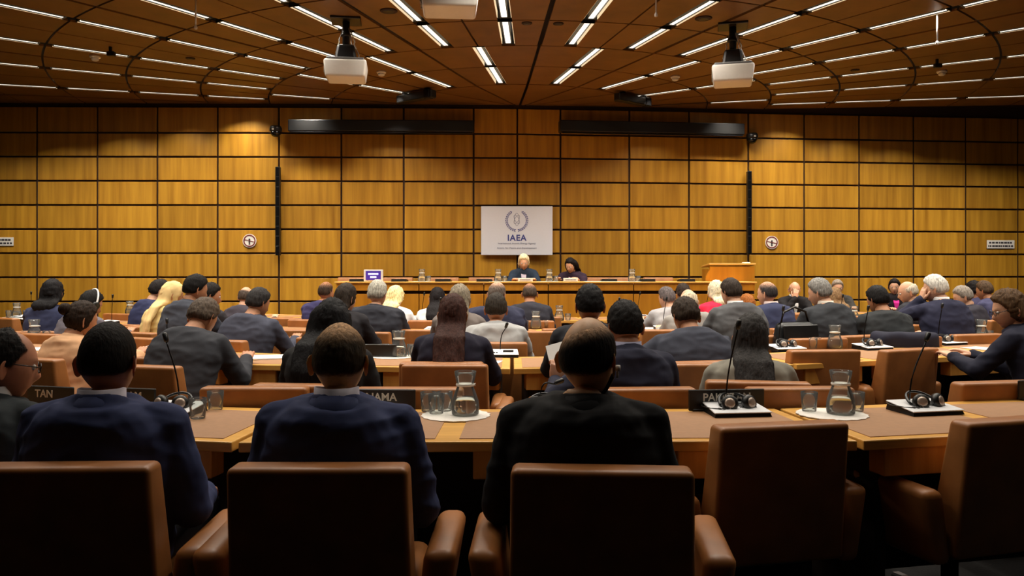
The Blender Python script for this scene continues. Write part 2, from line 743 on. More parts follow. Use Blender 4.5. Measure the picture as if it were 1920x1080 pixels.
ORD = ['first', 'second', 'third', 'fourth', 'fifth', 'sixth', 'seventh', 'eighth', 'ninth', 'tenth']
for th, r0, r1, ri, k in FIX:
    p0, p1 = polar(th, r0, CEIL), polar(th, r1, CEIL)
    if not (p0.y < wall_depth(p0.x) - .15 and abs(p0.x) < 10.4 and p1.y < wall_depth(p1.x) - .1):
        continue
    y0 = HOR - (CEIL - EYE) * FPX / p0.y
    x0 = 960 + p0.x * FPX / p0.y
    if y0 < -25 or not (-150 < x0 < 2070):
        continue
    side = 'lectern' if k >= 0 else 'screen'
    row = k if k >= 0 else -k - 1
    kind = 'inner' if ri < 2 else 'outer'
    n = ri if ri < 2 else ri - 2
    fixture(th, r0, r1, 'strip light %s from the wall in %s %s row from middle seam, %s side' % (ORD[n], ORD[row], kind, side))

# ================================================================== THINGS ON THE WALL AND CEILING
def wall_at(pxx, py, out=.03):
    p = wall_point(pxx)
    return Vector((p.x * (p.y - out) / p.y, p.y - out, EYE - (py - HOR) * (p.y - out) / FPX))


# hanging board with emblem
bd = wall_at(969, 432.5, .10)
board = empty('sign_board', bd)
tag(board, 'white board with blue laurel emblem and letters IAEA hung on the veneer wall', 'sign')
sc_ = bd.y / FPX
bm = B(); add_box(bm, (0, .01, 0), (134 * sc_, .03, 91.5 * sc_), .004, 1)
bm_obj('panel', bm, M_SIGN, board)
bm = B()
for s in (-1, 1):
    add_box(bm, (s * 45 * sc_, .05, 20 * sc_), (.05, .06, .05))
bm_obj('bracket', bm, M_BLACKM, board)
text_obj('lettering', 'IAEA', .145, M_NAVYINK, board, (0, -.008, -14 * sc_), (PI / 2, 0, 0), bold=.004, spacing=1.12)
text_obj('small_lettering', 'International Atomic Energy Agency', .042, M_GREYINK, board, (0, -.008, -24 * sc_), (PI / 2, 0, 0), bold=.0006, spacing=1.06)
text_obj('small_lettering', 'Atoms for Peace and Development', .042, M_GREYINK, board, (0, -.008, -32.5 * sc_), (PI / 2, 0, 0), bold=.0003, spacing=1.14)
bm = B()
zc = 19 * sc_
for s in (-1, 1):
    for i in range(13):
        a = R(-78 + i * 11.2)
        for off, tilt in ((1.0, 26), (-1.0, -26)):
            rr = .178 + off * .011
            cx, cz = s * rr * math.cos(a), zc + rr * math.sin(a) * .98
            ta = a + PI / 2 + R(tilt) * (1 if off > 0 else 1)
            dx, dz = s * math.cos(ta), math.sin(ta)
            nx, nz = -dz, dx
            vs = []
            for (u, v) in ((-.024, 0), (-.006, .0085), (.024, 0), (-.006, -.0085)):
                for dep in (-.0075, -.004):
                    vs.append(bm.verts.new((cx + dx * u + nx * v, dep, cz + dz * u + nz * v)))
            f = [vs[0], vs[2], vs[4], vs[6]]; bk = [vs[1], vs[3], vs[5], vs[7]]
            bm.faces.new(f); bm.faces.new(bk[::-1])
            for q in range(4):
                bm.faces.new((f[q], f[(q + 1) % 4], bk[(q + 1) % 4], bk[q]))
bm_obj('laurel_branches', bm, M_NAVYINK, board)
bm = B()
for rx, rz, rot in ((.038, .11, 0), (.034, .085, 28), (.034, .085, -28)):
    pts = []
    for i in range(29):
        t = 2 * PI * i / 28
        x, z = rx * math.sin(t), rz * math.cos(t)
        c, s = math.cos(R(rot)), math.sin(R(rot))
        pts.append((x * c - z * s, -.006, zc + .02 + x * s + z * c))
    add_tube(bm, pts, .0026, 4)
bm_obj('atom_orbits', bm, M_GREYINK, board)

# screen housings under the ceiling
for (x0, x1, y0, y1, lab) in ((540, 889, 203, 250, 'long black screen housing above wall on the purple screen side of the emblem board'),
                              (1050, 1396, 206, 253, 'long black screen housing above wall on the lectern side of the emblem board')):
    a, b = wall_at(x0, y1, .30), wall_at(x1, y1, .30)
    m = (a + b) / 2
    root = empty('screen_housing', m, math.atan2(b.y - a.y, b.x - a.x))
    tag(root, lab, 'screen housing', 'screen housings')
    L = (b - a).length
    bm = B(); add_box(bm, (0, .08, .13), (L, .2, .2), .015, 2); bm_obj('case', bm, M_BLACK, root)
    bm = B(); add_box(bm, (0, .0, .012), (L - .06, .04, .024), .006, 1); bm_obj('roller_bar', bm, M_BLACKM, root)
    for s in (-1, 1):
        bm = B(); add_box(bm, (s * (L / 2 - .3), .2, .16), (.08, .14, .1)); bm_obj('bracket', bm, M_BLACKM, root)

# line loudspeakers
for (x, y0, y1, lab) in ((521.5, 313, 479, 'tall slim black column loudspeaker on wall next to the purple-screen-side mobile phone sign'),
                         (1404.5, 321, 477, 'tall slim black column loudspeaker on wall above the lectern')):
    a = wall_at(x, (y0 + y1) / 2, .1)
    h = (y1 - y0) * a.y / FPX
    root = empty('column_speaker', a)
    tag(root, lab, 'loudspeaker', 'column loudspeakers')
    bm = B(); add_box(bm, (0, 0, 0), (.078, .10, h), .012, 2); bm_obj('case', bm, M_BLACK, root)
    bm = B()
    for i in range(9):
        add_box(bm, (0, -.052, -h / 2 + (i + .5) * h / 9), (.056, .006, h / 9 - .02), .003, 1)
    bm_obj('grille', bm, M_BLACKM, root)
    for s in (-1, 1):
        bm = B(); add_box(bm, (0, .07, s * h * .36), (.04, .06, .05)); bm_obj('bracket', bm, M_BLACKM, root)

# wall cameras
for (x, y, sgn, lab) in ((517, 246, 1, 'black dome camera on wall at the end of the purple-screen-side housing'),
                         (1410, 259, -1, 'black dome camera on wall at the end of the lectern-side housing')):
    a = wall_at(x, y, .12)
    root = empty('dome_camera', a)
    tag(root, lab, 'camera', 'dome cameras')
    bm = B(); add_lathe(bm, [(.02, .09), (.09, .085), (.105, .05), (.105, .0), (.095, -.012)], 20); bm_obj('mount', bm, M_BLACK, root, True)
    bm = B(); add_lathe(bm, [(.095, -.012), (.088, -.045), (.066, -.078), (.035, -.096), (.008, -.1)], 20); bm_obj('dome', bm, plain('dome_gloss', rgb((12, 12, 14)), .08), root, True)
    bm = B(); add_box(bm, (0, .09, .06), (.06, .1, .05)); bm_obj('bracket', bm, M_BLACKM, root)
    bm = B(); add_box(bm, (-sgn * .02, -.1, .02), (.04, .02, .03), .006, 1); bm_obj('lens', bm, M_SILVER, root)

# round no-phone signs
for (x, y, lab) in ((468, 451.5, 'round white no-phone sign with maroon ring on the panel beside the column loudspeaker, screen side'),
                    (1447, 454.5, 'round white no-phone sign with maroon ring on the panel beside the lectern')):
    a = wall_at(x, y, .02)
    root = empty('round_sign', a)
    tag(root, lab, 'sign', 'round no-phone signs')
    M = Matrix.Rotation(PI / 2, 4, 'X')
    bm = B(); add_lathe(bm, [(.118, 0), (.118, .006)], 32, M=M); bm_obj('disc', bm, M_WHITEP, root)
    bm = B()
    n = 32
    for i in range(n):
        a0, a1 = 2 * PI * i / n, 2 * PI * (i + 1) / n
        q = []
        for dep in (-.006, -.010):
            for (rr, aa) in ((.086, a0), (.106, a0), (.106, a1), (.086, a1)):
                q.append(bm.verts.new((rr * math.cos(aa), dep, rr * math.sin(aa))))
        bm.faces.new(q[4:8]); bm.faces.new(q[0:4][::-1])
        bm.faces.new((q[1], q[2], q[6], q[5])); bm.faces.new((q[0], q[4], q[7], q[3]))
    bmesh.ops.remove_doubles(bm, verts=bm.verts, dist=1e-5)
    bm_obj('ring', bm, M_RED, root)
    bm = B(); add_box(bm, (0, -.009, 0), (.19, .004, .012), rot=(0, R(14), 0)); bm_obj('slash', bm, M_RED, root)
    bm = B()
    add_box(bm, (0, -.0082, 0), (.03, .003, .075), .006, 2)
    add_box(bm, (0, -.0082, -.055), (.026, .003, .022), .006, 1)
    bm_obj('phone_symbol', bm, M_DARKINK, root)

# printed wall plates
for (x0, x1, y0, y1, lab, sd) in ((-32, 25, 445, 461, 'white printed wall plate cut by the picture edge beyond the no-phone sign', 3),
                                  (1849, 1904, 450.5, 466, 'white printed wall plate on the bay farthest from the emblem board, lectern side', 5)):
    a = wall_at((x0 + x1) / 2, (y0 + y1) / 2, .02)
    p = wall_point((x0 + x1) / 2)
    ang = math.atan2(wall_depth(p.x + .3) - wall_depth(p.x - .3), .6)
    root = empty('wall_plate', a, ang)
    tag(root, lab, 'sign', 'printed wall plates')
    ww, hh = (x1 - x0) * a.y / FPX, (y1 - y0) * a.y / FPX
    bm = B(); add_box(bm, (0, .004, 0), (ww, .012, hh), .003, 1); bm_obj('plate', bm, M_WHITEP, root)
    dashes('printed_lines', [.86, .92], ww, hh * .8, M_DARKINK, root, (0, -.0045, 0), sd)


def ceil_at(x, y):
    Y = (CEIL - EYE) * FPX / (HOR - y)
    return Vector(((x - 960) * Y / FPX, Y, CEIL))


# projectors
def projector(x, y, drop, yaw, label, wd=.48):
    p = ceil_at(x, y)
    root = empty('projector', p, yaw)
    tag(root, label, 'projector', 'ceiling projectors')
    bm = B(); add_box(bm, (0, 0, -.012), (.34, .30, .03), .006, 1); bm_obj('ceiling_plate', bm, M_BLACK, root)
    bm = B(); add_tube(bm, [(0, 0, 0), (0, 0, -drop + .25)], .042, 12)
    add_tube(bm, [(0, 0, -.16), (0, 0, -.20)], .06, 12)
    bm_obj('pole', bm, M_BLACK, root, True)
    bm = B(); add_box(bm, (0, 0, -drop + .2), (.26, .24, .20), .03, 2, taper=(.75, .75)); bm_obj('bracket', bm, M_BLACK, root)
    body = B()
    vs = add_box(body, (0, 0, -drop), (wd, .44, .20), .03, 3)
    for v in vs:
        if v.co.z < -drop:
            v.co.x *= .92; v.co.y *= .94
    ob = bm_obj('case', body, M_WHITEP, root, True)
    bm = B(); add_box(bm, (0, -.01, -drop + .105), (wd - .06, .40, .03), .01, 2); bm_obj('top_cover', bm, plain('grey_plastic', rgb((120, 122, 124)), .5), root)
    bm = B(); M = Matrix.Translation((wd * .22, .21, -drop + .01)) @ Matrix.Rotation(-PI / 2, 4, 'X')
    add_lathe(bm, [(.05, 0), (.05, .03), (.036, .035)], 18, M=M); bm_obj('lens', bm, M_BLACK, root, True)
    bm = B()
    for i in range(7):
        add_box(bm, (-wd / 2 + .005, -.12 + i * .035, -drop + .01), (.012, .018, .10))
    bm_obj('vent_grille', bm, plain('grille_grey', rgb((130, 128, 124)), .6), root)
    bm = B()
    for (sx, sy) in ((.06, -.05), (-.07, -.04), (.09, .02)):
        pts = [(sx * .5, sy * .5, -.1), (sx * 1.1, sy * 1.2, -.25), (sx * 1.0, sy * 1.4, -drop + .33), (sx * 1.6, sy * 1.5, -drop + .2), (sx * 1.4, sy, -drop + .1)]
        add_tube(bm, pts, .007, 6)
    bm_obj('cable', bm, M_SILVER, root, True)


projector(649, 37, .60, R(8), 'white projector on black pole hanging on the purple screen side of the ceiling')
projector(1374, 47, .60, R(-14), 'white projector on black pole hanging on the lectern side of the ceiling')
projector(843, -72, .38, R(4), 'white projector cut by the top picture edge, seen from below near the middle seam', .54)

# long black ceiling boxes near the wall
for (x, y, yaw, lab) in ((780, 170, -38, 'long black box under ceiling between wall and screen-side projector'),
                         (1187, 176, 40, 'long black box under ceiling between wall and lectern-side projector')):
    p = ceil_at(x, y)
    root = empty('ceiling_box', p, R(yaw))
    tag(root, lab, 'ceiling fitting', 'black ceiling boxes')
    bm = B(); add_box(bm, (0, 0, -.10), (.78, .14, .13), .02, 2); bm_obj('case', bm, M_BLACK, root)
    for s in (-1, 1):
        bm = B(); add_box(bm, (s * .25, 0, -.02), (.05, .08, .06)); bm_obj('bracket', bm, M_BLACKM, root)
    bm = B(); add_box(bm, (.3, -.03, -.10), (.13, .12, .15), .015, 1); bm_obj('end_cap', bm, M_BLACKM, root)

# smoke detectors, ceiling speakers, hanging microphones
for i, (x, y, lab) in enumerate(((178, 105, 'round white smoke detector in ceiling on the purple screen side, far out'),
                                 (715, 134, 'round white smoke detector in ceiling beside the screen-side projector'),
                                 (1266, 143, 'round white smoke detector in ceiling beside the lectern-side projector'),
                                 (1766, 133, 'round white smoke detector in ceiling on the lectern side, far out'))):
    root = empty('smoke_detector', ceil_at(x, y))
    tag(root, lab, 'smoke detector', 'smoke detectors')
    bm = B(); add_lathe(bm, [(.07, 0), (.07, -.02), (.06, -.03)], 20); bm_obj('base', bm, M_WHITEP, root, True)
    bm = B(); add_lathe(bm, [(.048, -.03), (.048, -.055), (.03, -.068), (.004, -.07)], 20); bm_obj('sensor_head', bm, M_WHITEP, root, True)
for (x, y, lab) in ((729, 20, 'dark round ceiling speaker beside the screen-side pole, near the top picture edge'),
                    (1319, 34, 'dark round ceiling speaker beside the lectern-side pole'),
                    (988, 43, 'small dark round ceiling speaker by the middle seam'),
                    (1047, 44, 'small dark round ceiling spot near the middle seam towards the lectern'),
                    (357, 109, 'small dark ceiling speaker between strip lights on the screen side'),
                    (1603, 131, 'small dark ceiling speaker between strip lights on the lectern side')):
    root = empty('ceiling_speaker', ceil_at(x, y))
    tag(root, lab, 'loudspeaker', 'ceiling speakers')
    rr = .085 if 'small' not in lab else .05
    bm = B(); add_lathe(bm, [(rr + .012, .002), (rr + .012, -.008), (rr, -.012)], 24); bm_obj('rim', bm, M_GAP, root, True)
    bm = B(); add_lathe(bm, [(rr - .004, -.008), (rr * .5, -.016), (.004, -.017)], 24); bm_obj('grille', bm, M_BLACK, root, True)
for (x, y, ln, lab) in ((367, -10, .32, 'thin microphone hanging from ceiling on the purple screen side'),
                        (1757, 27, .30, 'thin microphone hanging from ceiling on the lectern side'),
                        (1230, -22, .25, 'short dark microphone hanging from ceiling at the top picture edge')):
    root = empty('hanging_microphone', ceil_at(x, y))
    tag(root, lab, 'microphone', 'hanging microphones')
    bm = B(); add_tube(bm, [(0, 0, 0), (0, 0, -ln)], .009, 8); bm_obj('stem', bm, M_SILVER, root, True)
    bm = B(); add_lathe(bm, [(.004, -ln - .045), (.016, -ln - .04), (.018, -ln - .02), (.01, -ln)], 12); bm_obj('capsule', bm, M_SILVER, root, True)
for (x, y, lab) in ((207, 92, 'small black camera under ceiling on the screen side'), (1757, 115, 'small black camera under ceiling on the lectern side')):
    root = empty('ceiling_camera', ceil_at(x, y - 4))
    tag(root, lab, 'camera', 'small ceiling cameras')
    bm = B(); add_tube(bm, [(0, 0, 0), (0, 0, -.06)], .02, 10); bm_obj('stem', bm, M_BLACK, root)
    bm = B(); add_box(bm, (.01, 0, -.09), (.1, .07, .06), .012, 2); bm_obj('case', bm, M_BLACK, root)

# ================================================================== FURNITURE
# ---- curved rows of conference tables
ROWS = {  # name: near edge depth at X=0, bend, table depth
    1: (2.84, .045, .68), 2: (5.05, .065, .68), 3: (7.70, .062, .68), 4: (9.90, .062, .66)}


def row_near(r, X):
    y0, k, d = ROWS[r]
    return y0 + k * X * X


def row_angle(r, X):
    return math.atan(2 * ROWS[r][1] * X)


TT = .74


def table(r, xa, xb, label, pads):
    y0, k, dep = ROWS[r]
    a, b = Vector((xa, row_near(r, xa), 0)), Vector((xb, row_near(r, xb), 0))
    ang = math.atan2(b.y - a.y, b.x - a.x)
    root = empty('conference_table', (a + b) / 2, ang)
    tag(root, label, 'table', 'curved rows of conference tables')
    L = (b - a).length
    # wedge: end cuts follow the row's bend
    sa, sb = row_angle(r, xa) - ang, row_angle(r, xb) - ang
    gp = .012
    x0, x1 = -L / 2 + gp, L / 2 - gp
    X0, X1 = x0 - math.tan(sa) * dep, x1 - math.tan(sb) * dep
    V, F = prism_vf([(x0, 0), (x1, 0), (X1, dep), (X0, dep)], TT - .038, TT)
    top = mesh_obj('tabletop', V, F, M_OAK, root)
    bv = top.modifiers.new('b', 'BEVEL'); bv.width = .005; bv.segments = 2
    # leather pads let into the top, a strip of oak between
    n = pads
    bw = .055
    for i in range(n):
        t0, t1 = i / n, (i + 1) / n
        u0 = x0 + (x1 - x0) * t0 + (bw if i == 0 else .045)
        u1 = x0 + (x1 - x0) * t1 - (bw if i == n - 1 else .045)
        w0 = X0 + (X1 - X0) * t0 + (bw if i == 0 else .045)
        w1 = X0 + (X1 - X0) * t1 - (bw if i == n - 1 else .045)
        f0, f1 = .045 / dep, 1 - .085 / dep
        q = [(u0 + (w0 - u0) * f0, dep * f0), (u1 + (w1 - u1) * f0, dep * f0), (u1 + (w1 - u1) * f1, dep * f1), (u0 + (w0 - u0) * f1, dep * f1)]
        V, F = prism_vf(q, TT - .002, TT + .0025)
        mesh_obj('desk_pad', V, F, M_PAD, root)
    # fascia boxes under the near edge, one per seat, with a dark connection panel
    for i in range(n):
        c = x0 + (x1 - x0) * (i + .5) / n
        wseat = (x1 - x0) / n
        for (off, wd_) in ((-wseat * .19, wseat * .36), (wseat * .27, wseat * .22)):
            bm = B(); add_box(bm, (c + off, .062, TT - .038 - .052), (wd_, .09, .104), .004, 1)
            bm_obj('fascia_box', bm, M_OAKV, root)
        bm = B(); add_box(bm, (c + wseat * .075, .072, TT - .038 - .05), (wseat * .12, .07, .098), .003, 1)
        pb = bm_obj('connection_panel', bm, M_BLACK, root)
        for z in (.0, -.045):
            bm = B()
            add_lathe(bm, [(.013, 0), (.013, .006), (.006, .008)], 10, M=Matrix.Translation((c + wseat * .075, .036, TT - .07 + z * .8)) @ Matrix.Rotation(PI / 2, 4, 'X'))
            bm_obj('socket', bm, M_BLACKM, pb)
    bm = B(); add_box(bm, (0, dep * .62, (TT - .038) * .5 + .03), (L - .3, .025, TT - .16)); bm_obj('modesty_panel', bm, M_DARKWOOD, root)
    for s in (-1, 1):
        bm = B(); add_box(bm, (s * (L / 2 - .16), dep * .5, (TT - .038) / 2), (.045, dep * .7, TT - .038), .006, 1); bm_obj('leg', bm, M_DARKWOOD, root)
    return root


T1 = [(-3.3, -1.0, 'oak table with leather pads before the bespectacled man and the darker-haired navy-suited man', 3),
      (-1.0, 1.27, 'nearest long oak table with leather pads, carafes and the PAKISTAN name plate', 3),
      (1.27, 3.5, 'oak table at the nearest row\'s lectern-side end, with the ROMANIA name plate', 3)]
T2 = [(-5.6, -3.75, 'oak table with glasses and carafe before the navy-jacketed bobbed woman', 3),
      (-3.75, -1.87, 'oak table in front of the bun-haired woman and the stooping grey-suited man', 3),
      (-1.87, 0.0, 'oak table with white doily and carafe in front of the long auburn-haired woman', 3),
      (0.0, 1.87, 'oak table in front of the two dark-suited men behind the bald-crowned man', 3),
      (1.87, 3.7, 'oak table with consoles before the two empty tall leather armchairs', 3),
      (3.7, 5.5, 'oak table beyond the bespectacled woman with her arm on the table', 3)]
T3 = [(-6.65, -4.75, 'oak table crowded with papers and glasses, beyond the bobbed woman', 3),
      (-4.75, -2.85, 'oak table before the woman in a cream headscarf', 3),
      (-2.85, -.95, 'oak table before the grey-haired man in a dark suit, screen side of the middle', 3),
      (-.95, .95, 'oak table in front of the broad navy-suited balding man', 3),
      (.95, 2.85, 'oak table in front of the bald man in grey jacket', 3),
      (2.85, 4.75, 'oak table beyond the grey-haired man in dark suit with bag', 3),
      (4.75, 5.6, 'oak table in front of the white-haired navy-suited man with hand on cheek', 3)]
T4 = [(-4.1, -2.85, 'oak table of the farthest row below the blank veneer bays', 3),
      (-2.85, -.95, 'oak table of the farthest row below the purple screen', 3),
      (-.95, .95, 'oak table of the farthest row below the emblem board', 3),
      (.95, 2.85, 'oak table of the farthest row below the lectern', 3),
      (2.85, 4.75, 'oak table of the farthest row with the bald man facing the room', 3),
      (4.75, 5.4, 'oak table of the farthest row with the bun-haired woman facing the room', 3)]
for r, TS in ((1, T1), (2, T2), (3, T3), (4, T4)):
    for xa, xb, lab, n in TS:
        table(r, xa, xb, lab, n)

# ---- leather armchair
def make_chair():
    root = empty('leather_armchair')
    tag(root, 'brown leather conference armchair', 'chair', 'brown leather armchairs')
    bm = B()
    vs = add_box(bm, (0, 0, 0), (.50, .085, .50), .019, 4)
    for v in vs:
        z = v.co.z
        if v.co.y > 0:
            v.co.y += .012 + .05 * (.25 - z) / .5
        v.co.y += -.245 - .055 * (z + .25) / .5 + .012 * math.cos(v.co.x * 6)
        v.co.x *= 1 - .07 * z
        v.co.z += .575
    back = bm_obj('backrest', bm, M_LEATHER, root, True)
    bm = B()
    for s in (-1, 1):
        add_tube(bm, [(s * .238 * (1 - .07 * z), -.262 - .055 * (z / .5 + .5) + .0, .575 + z) for z in (-.22, 0, .2)], .006, 6)
    bm_obj('edge_piping', bm, M_LEATHER, back, True)
    bm = B()
    vs = add_box(bm, (0, .02, .375), (.50, .50, .12), .04, 4)
    bm_obj('seat', bm, M_LEATHER, root, True)
    for s in (-1, 1):
        bm = B()
        vs = add_box(bm, (0, 0, 0), (.085, .38, .27), .030, 4)
        for v in vs:
            z = v.co.z
            y = v.co.y
            v.co.x = v.co.x * (1 + .12 * z / .15) + s * (.290 + .038 * (z + .13) / .26 + .01 * (y + .2) / .4)
            v.co.z = z + .44 + .012 * (y + .2) / .4 * max(0, z / .13)
            v.co.y = y - .08 + .02 * z
        bm_obj('armrest', bm, M_LEATHER, root, True)
    bm = B(); add_box(bm, (0, .0, .30), (.36, .36, .05), .01, 1); bm_obj('seat_pan', bm, M_BLACK, root)
    bm = B(); add_lathe(bm, [(.05, .05), (.05, .12), (.032, .13), (.032, .29)], 14); bm_obj('column', bm, M_BLACKM, root, True)
    for i in range(5):
        a = 2 * PI * i / 5 + PI / 2
        bm = B()
        vs = add_box(bm, (.15, 0, .055), (.30, .045, .03), .008, 1)
        for v in vs:
            v.co.z -= max(0, v.co.x - .05) * .06
        bmesh.ops.rotate(bm, verts=bm.verts, cent=(0, 0, 0), matrix=Matrix.Rotation(a, 3, 'Z'))
        lg = bm_obj('leg', bm, M_STEEL, root)
        bm = B(); add_lathe(bm, [(.018, .0), (.022, .012), (.018, .03)], 10, c=(.285 * math.cos(a), .285 * math.sin(a), 0)); bm_obj('foot', bm, M_BLACK, lg)
    return root


CHAIR = make_chair()
_first = [True]
CH_GROUP = 'brown leather armchairs'


def chair(x, y, rz, label):
    if _first[0]:
        _first[0] = False
        CHAIR.location = (x, y, 0)
        CHAIR.rotation_euler = (0, 0, rz)
        CHAIR['label'] = label
        return CHAIR
    return dup(CHAIR, (x, y, 0), rz, label, CH_GROUP)


def chair_px(x, ytop, label, rot=None, ztop=.825, r=None):
    """empty chair from the image place of its back's top edge"""
    Y = (EYE - ztop) * FPX / (ytop - HOR)
    X = (x - 960) * Y / FPX
    rz = R(rot) if rot is not None else math.atan(2 * .06 * X)
    f = Vector((-math.sin(rz), math.cos(rz)))
    c = chair(X + f.x * .30, Y + f.y * .30, rz, label)
    return c

# ================================================================== PEOPLE
def sstep(x):
    x = np.clip(x, 0, 1)
    return x * x * (3 - 2 * x)


def head_grid(nu, nv, offset=None):
    """analytic head surface, centre at origin, +y face, +z up; returns verts (nu*nv) and unit directions"""
    th = np.linspace(0, 2 * PI, nu, endpoint=False)
    ph = np.linspace(0.02, PI - 0.02, nv)
    TH, PH = np.meshgrid(th, ph)
    sx, sy, sz = np.sin(PH) * np.sin(TH), np.sin(PH) * np.cos(TH), np.cos(PH)
    a, b, c = .0765, .097, .118
    x, y, z = sx * a, sy * b, sz * c
    t = np.clip(-z / c, 0, 1)
    front = sstep(sy * 1.6)
    back = sstep(-sy * 1.6)
    x = x * (1 - .30 * t ** 1.7) * (1 - .05 * front)
    y = np.where(y > 0, y * (1 - .10 * t), y * (1 - .42 * sstep(t * 1.15)))
    y = y + .030 * t ** 2.2
    z = z * (1 - .04 * t)
    y = y + .022 * np.exp(-(x / .011) ** 2 - ((z + .030) / .022) ** 2) * front
    y = y - .009 * np.exp(-((np.abs(x) - .031) / .014) ** 2 - ((z - .004) / .011) ** 2) * front
    y = y + .004 * np.exp(-((np.abs(x) - .03) / .02) ** 2 - ((z - .024) / .007) ** 2) * front
    y = y + .005 * np.exp(-(x / .022) ** 2 - ((z + .066) / .008) ** 2) * front
    y = y + .006 * np.exp(-(x / .02) ** 2 - ((z + .100) / .013) ** 2) * front
    P = np.stack([x, y, z], -1).reshape(-1, 3)
    D = np.stack([sx, sy, sz], -1).reshape(-1, 3)
    F = []
    for j in range(nv - 1):
        for i in range(nu):
            F.append((j * nu + i, (j + 1) * nu + i, (j + 1) * nu + (i + 1) % nu, j * nu + (i + 1) % nu))
    F.append(tuple(range(nu)))
    F.append(tuple((nv - 1) * nu + i for i in range(nu - 1, -1, -1)))
    return P, D, F


def ear_vf(s):
    """ear on side s"""
    V, F = [], []
    n, m = 12, 7
    for j in range(m + 1):
        ph = PI * j / m
        for i in range(n):
            th = 2 * PI * i / n
            q = np.array([.0075 * math.sin(ph) * math.cos(th), .019 * math.sin(ph) * math.sin(th), .033 * math.cos(ph)])
            if q[2] < 0:
                q[1] *= .75
            dish = math.exp(-(q[1] / .009) ** 2 - ((q[2] - .004) / .015) ** 2)
            if math.cos(th) > 0:
                q[0] -= .008 * dish * math.cos(th)
            A = R(38)
            x, y = q[0] * math.cos(A) - (-q[1]) * math.sin(A), -q[0] * math.sin(A) + q[1] * math.cos(A)
            x = q[0] * math.cos(A) + (-q[1]) * math.sin(A) * .9
            V.append(Vector((s * (.084 + x), -.012 + y + .012 * (-q[2]) * 0, -.012 + q[2])))
    for j in range(m):
        for i in range(n):
            f = (j * n + i, (j + 1) * n + i, (j + 1) * n + (i + 1) % n, j * n + (i + 1) % n)
            F.append(f if s > 0 else f[::-1])
    return V, F


def hairline(D, P, kind):
    """0..1 hair density over the head"""
    sy, z = D[:, 1], P[:, 2]
    if kind in ('short', 'buzz', 'crown', 'thin', 'sides', 'curly', 'receding'):
        zt = np.interp(sy, [-1, -.7, -.35, -.05, .12, .35, .6, 1], [-.052, -.052, -.044, -.016, -.012, .028, .056, .064])
    elif kind in ('bob', 'long', 'bun'):
        zt = np.interp(sy, [-1, -.5, -.1, .2, .4, .65, 1], [-.1, -.1, -.07, -.05, .01, .058, .068])
    elif kind == 'scarf':
        zt = np.interp(sy, [-1, -.2, .25, .5, .7, 1], [-.2, -.2, -.12, .0, .055, .07])
    elif kind == 'beard':
        lo = sstep((.05 - z + .0) / .02 * 1.0)
        m = sstep((-.028 - z) / .02) * sstep((sy + .05) / .12)
        mouth = np.exp(-(P[:, 0] / .02) ** 2 - ((z + .066) / .006) ** 2)
        return m * (1 - mouth)
    m = sstep((z - zt) / .022)
    if kind == 'crown':
        top = np.array([-.22, -.02, .97]); top = top / np.linalg.norm(top)
        d = np.degrees(np.arccos(np.clip(D @ top, -1, 1)))
        m = m * sstep((d - 36) / 38)
    elif kind == 'sides':
        top = np.array([0, .25, .97]); top = top / np.linalg.norm(top)
        d = np.degrees(np.arccos(np.clip(D @ top, -1, 1)))
        m = m * sstep((d - 52) / 22)
    elif kind == 'thin':
        top = np.array([0, -.05, 1]); top = top / np.linalg.norm(top)
        d = np.degrees(np.arccos(np.clip(D @ top, -1, 1)))
        m = m * (.30 + .70 * sstep((d - 26) / 42))
    if kind == 'receding':
        top = np.array([0, .72, .70])
        d = np.degrees(np.arccos(np.clip(D @ top, -1, 1)))
        m = m * (.12 + .88 * sstep((d - 34) / 16))
    return m


# hands: two poses, grown once
def hand_pieces(curl, spread=1.0):
    P = []
    secs = []
    for y, wx, wz in ((-.03, .026, .020), (0, .030, .020), (.045, .040, .017), (.088, .040, .013)):
        secs.append((Vector((0, y, 0)), Vector((wx, 0, 0)), Vector((0, 0, wz))))
    P.append(loft_vf(secs, 16, 2.6))
    for bx, L in ((-.031, .070), (-.0105, .080), (.0105, .074), (.031, .056)):
        p = Vector((bx, .082, 0))
        ang = curl[0]
        fx = bx * .35 * spread
        for k, (fr, c) in enumerate(((.45, 0), (.32, curl[1]), (.25, curl[2]))):
            ang += c
            d = Vector((fx, math.cos(R(ang)), -math.sin(R(ang)))).normalized()
            q = p + d * (L * fr)
            P.append(limb(p, q, .0093 - k * .0008, .0086 - k * .001))
            p = q
    a, b, c, d = Vector((-.024, .012, -.006)), Vector((-.050, .042, -.014)), Vector((-.058, .072, -.022)), Vector((-.054, .094, -.030))
    P.append(limb(a, b, .015, .0115)); P.append(limb(b, c, .0112, .0098)); P.append(limb(c, d, .0096, .0080))
    return P


HANDS = {'relaxed': queue_remesh(hand_pieces((14, 22, 16)), .0042, 2),
         'grip': queue_remesh(hand_pieces((35, 55, 40), .4), .0042, 2)}

HEADH = .118


class Person:
    pass


PEOPLE = []


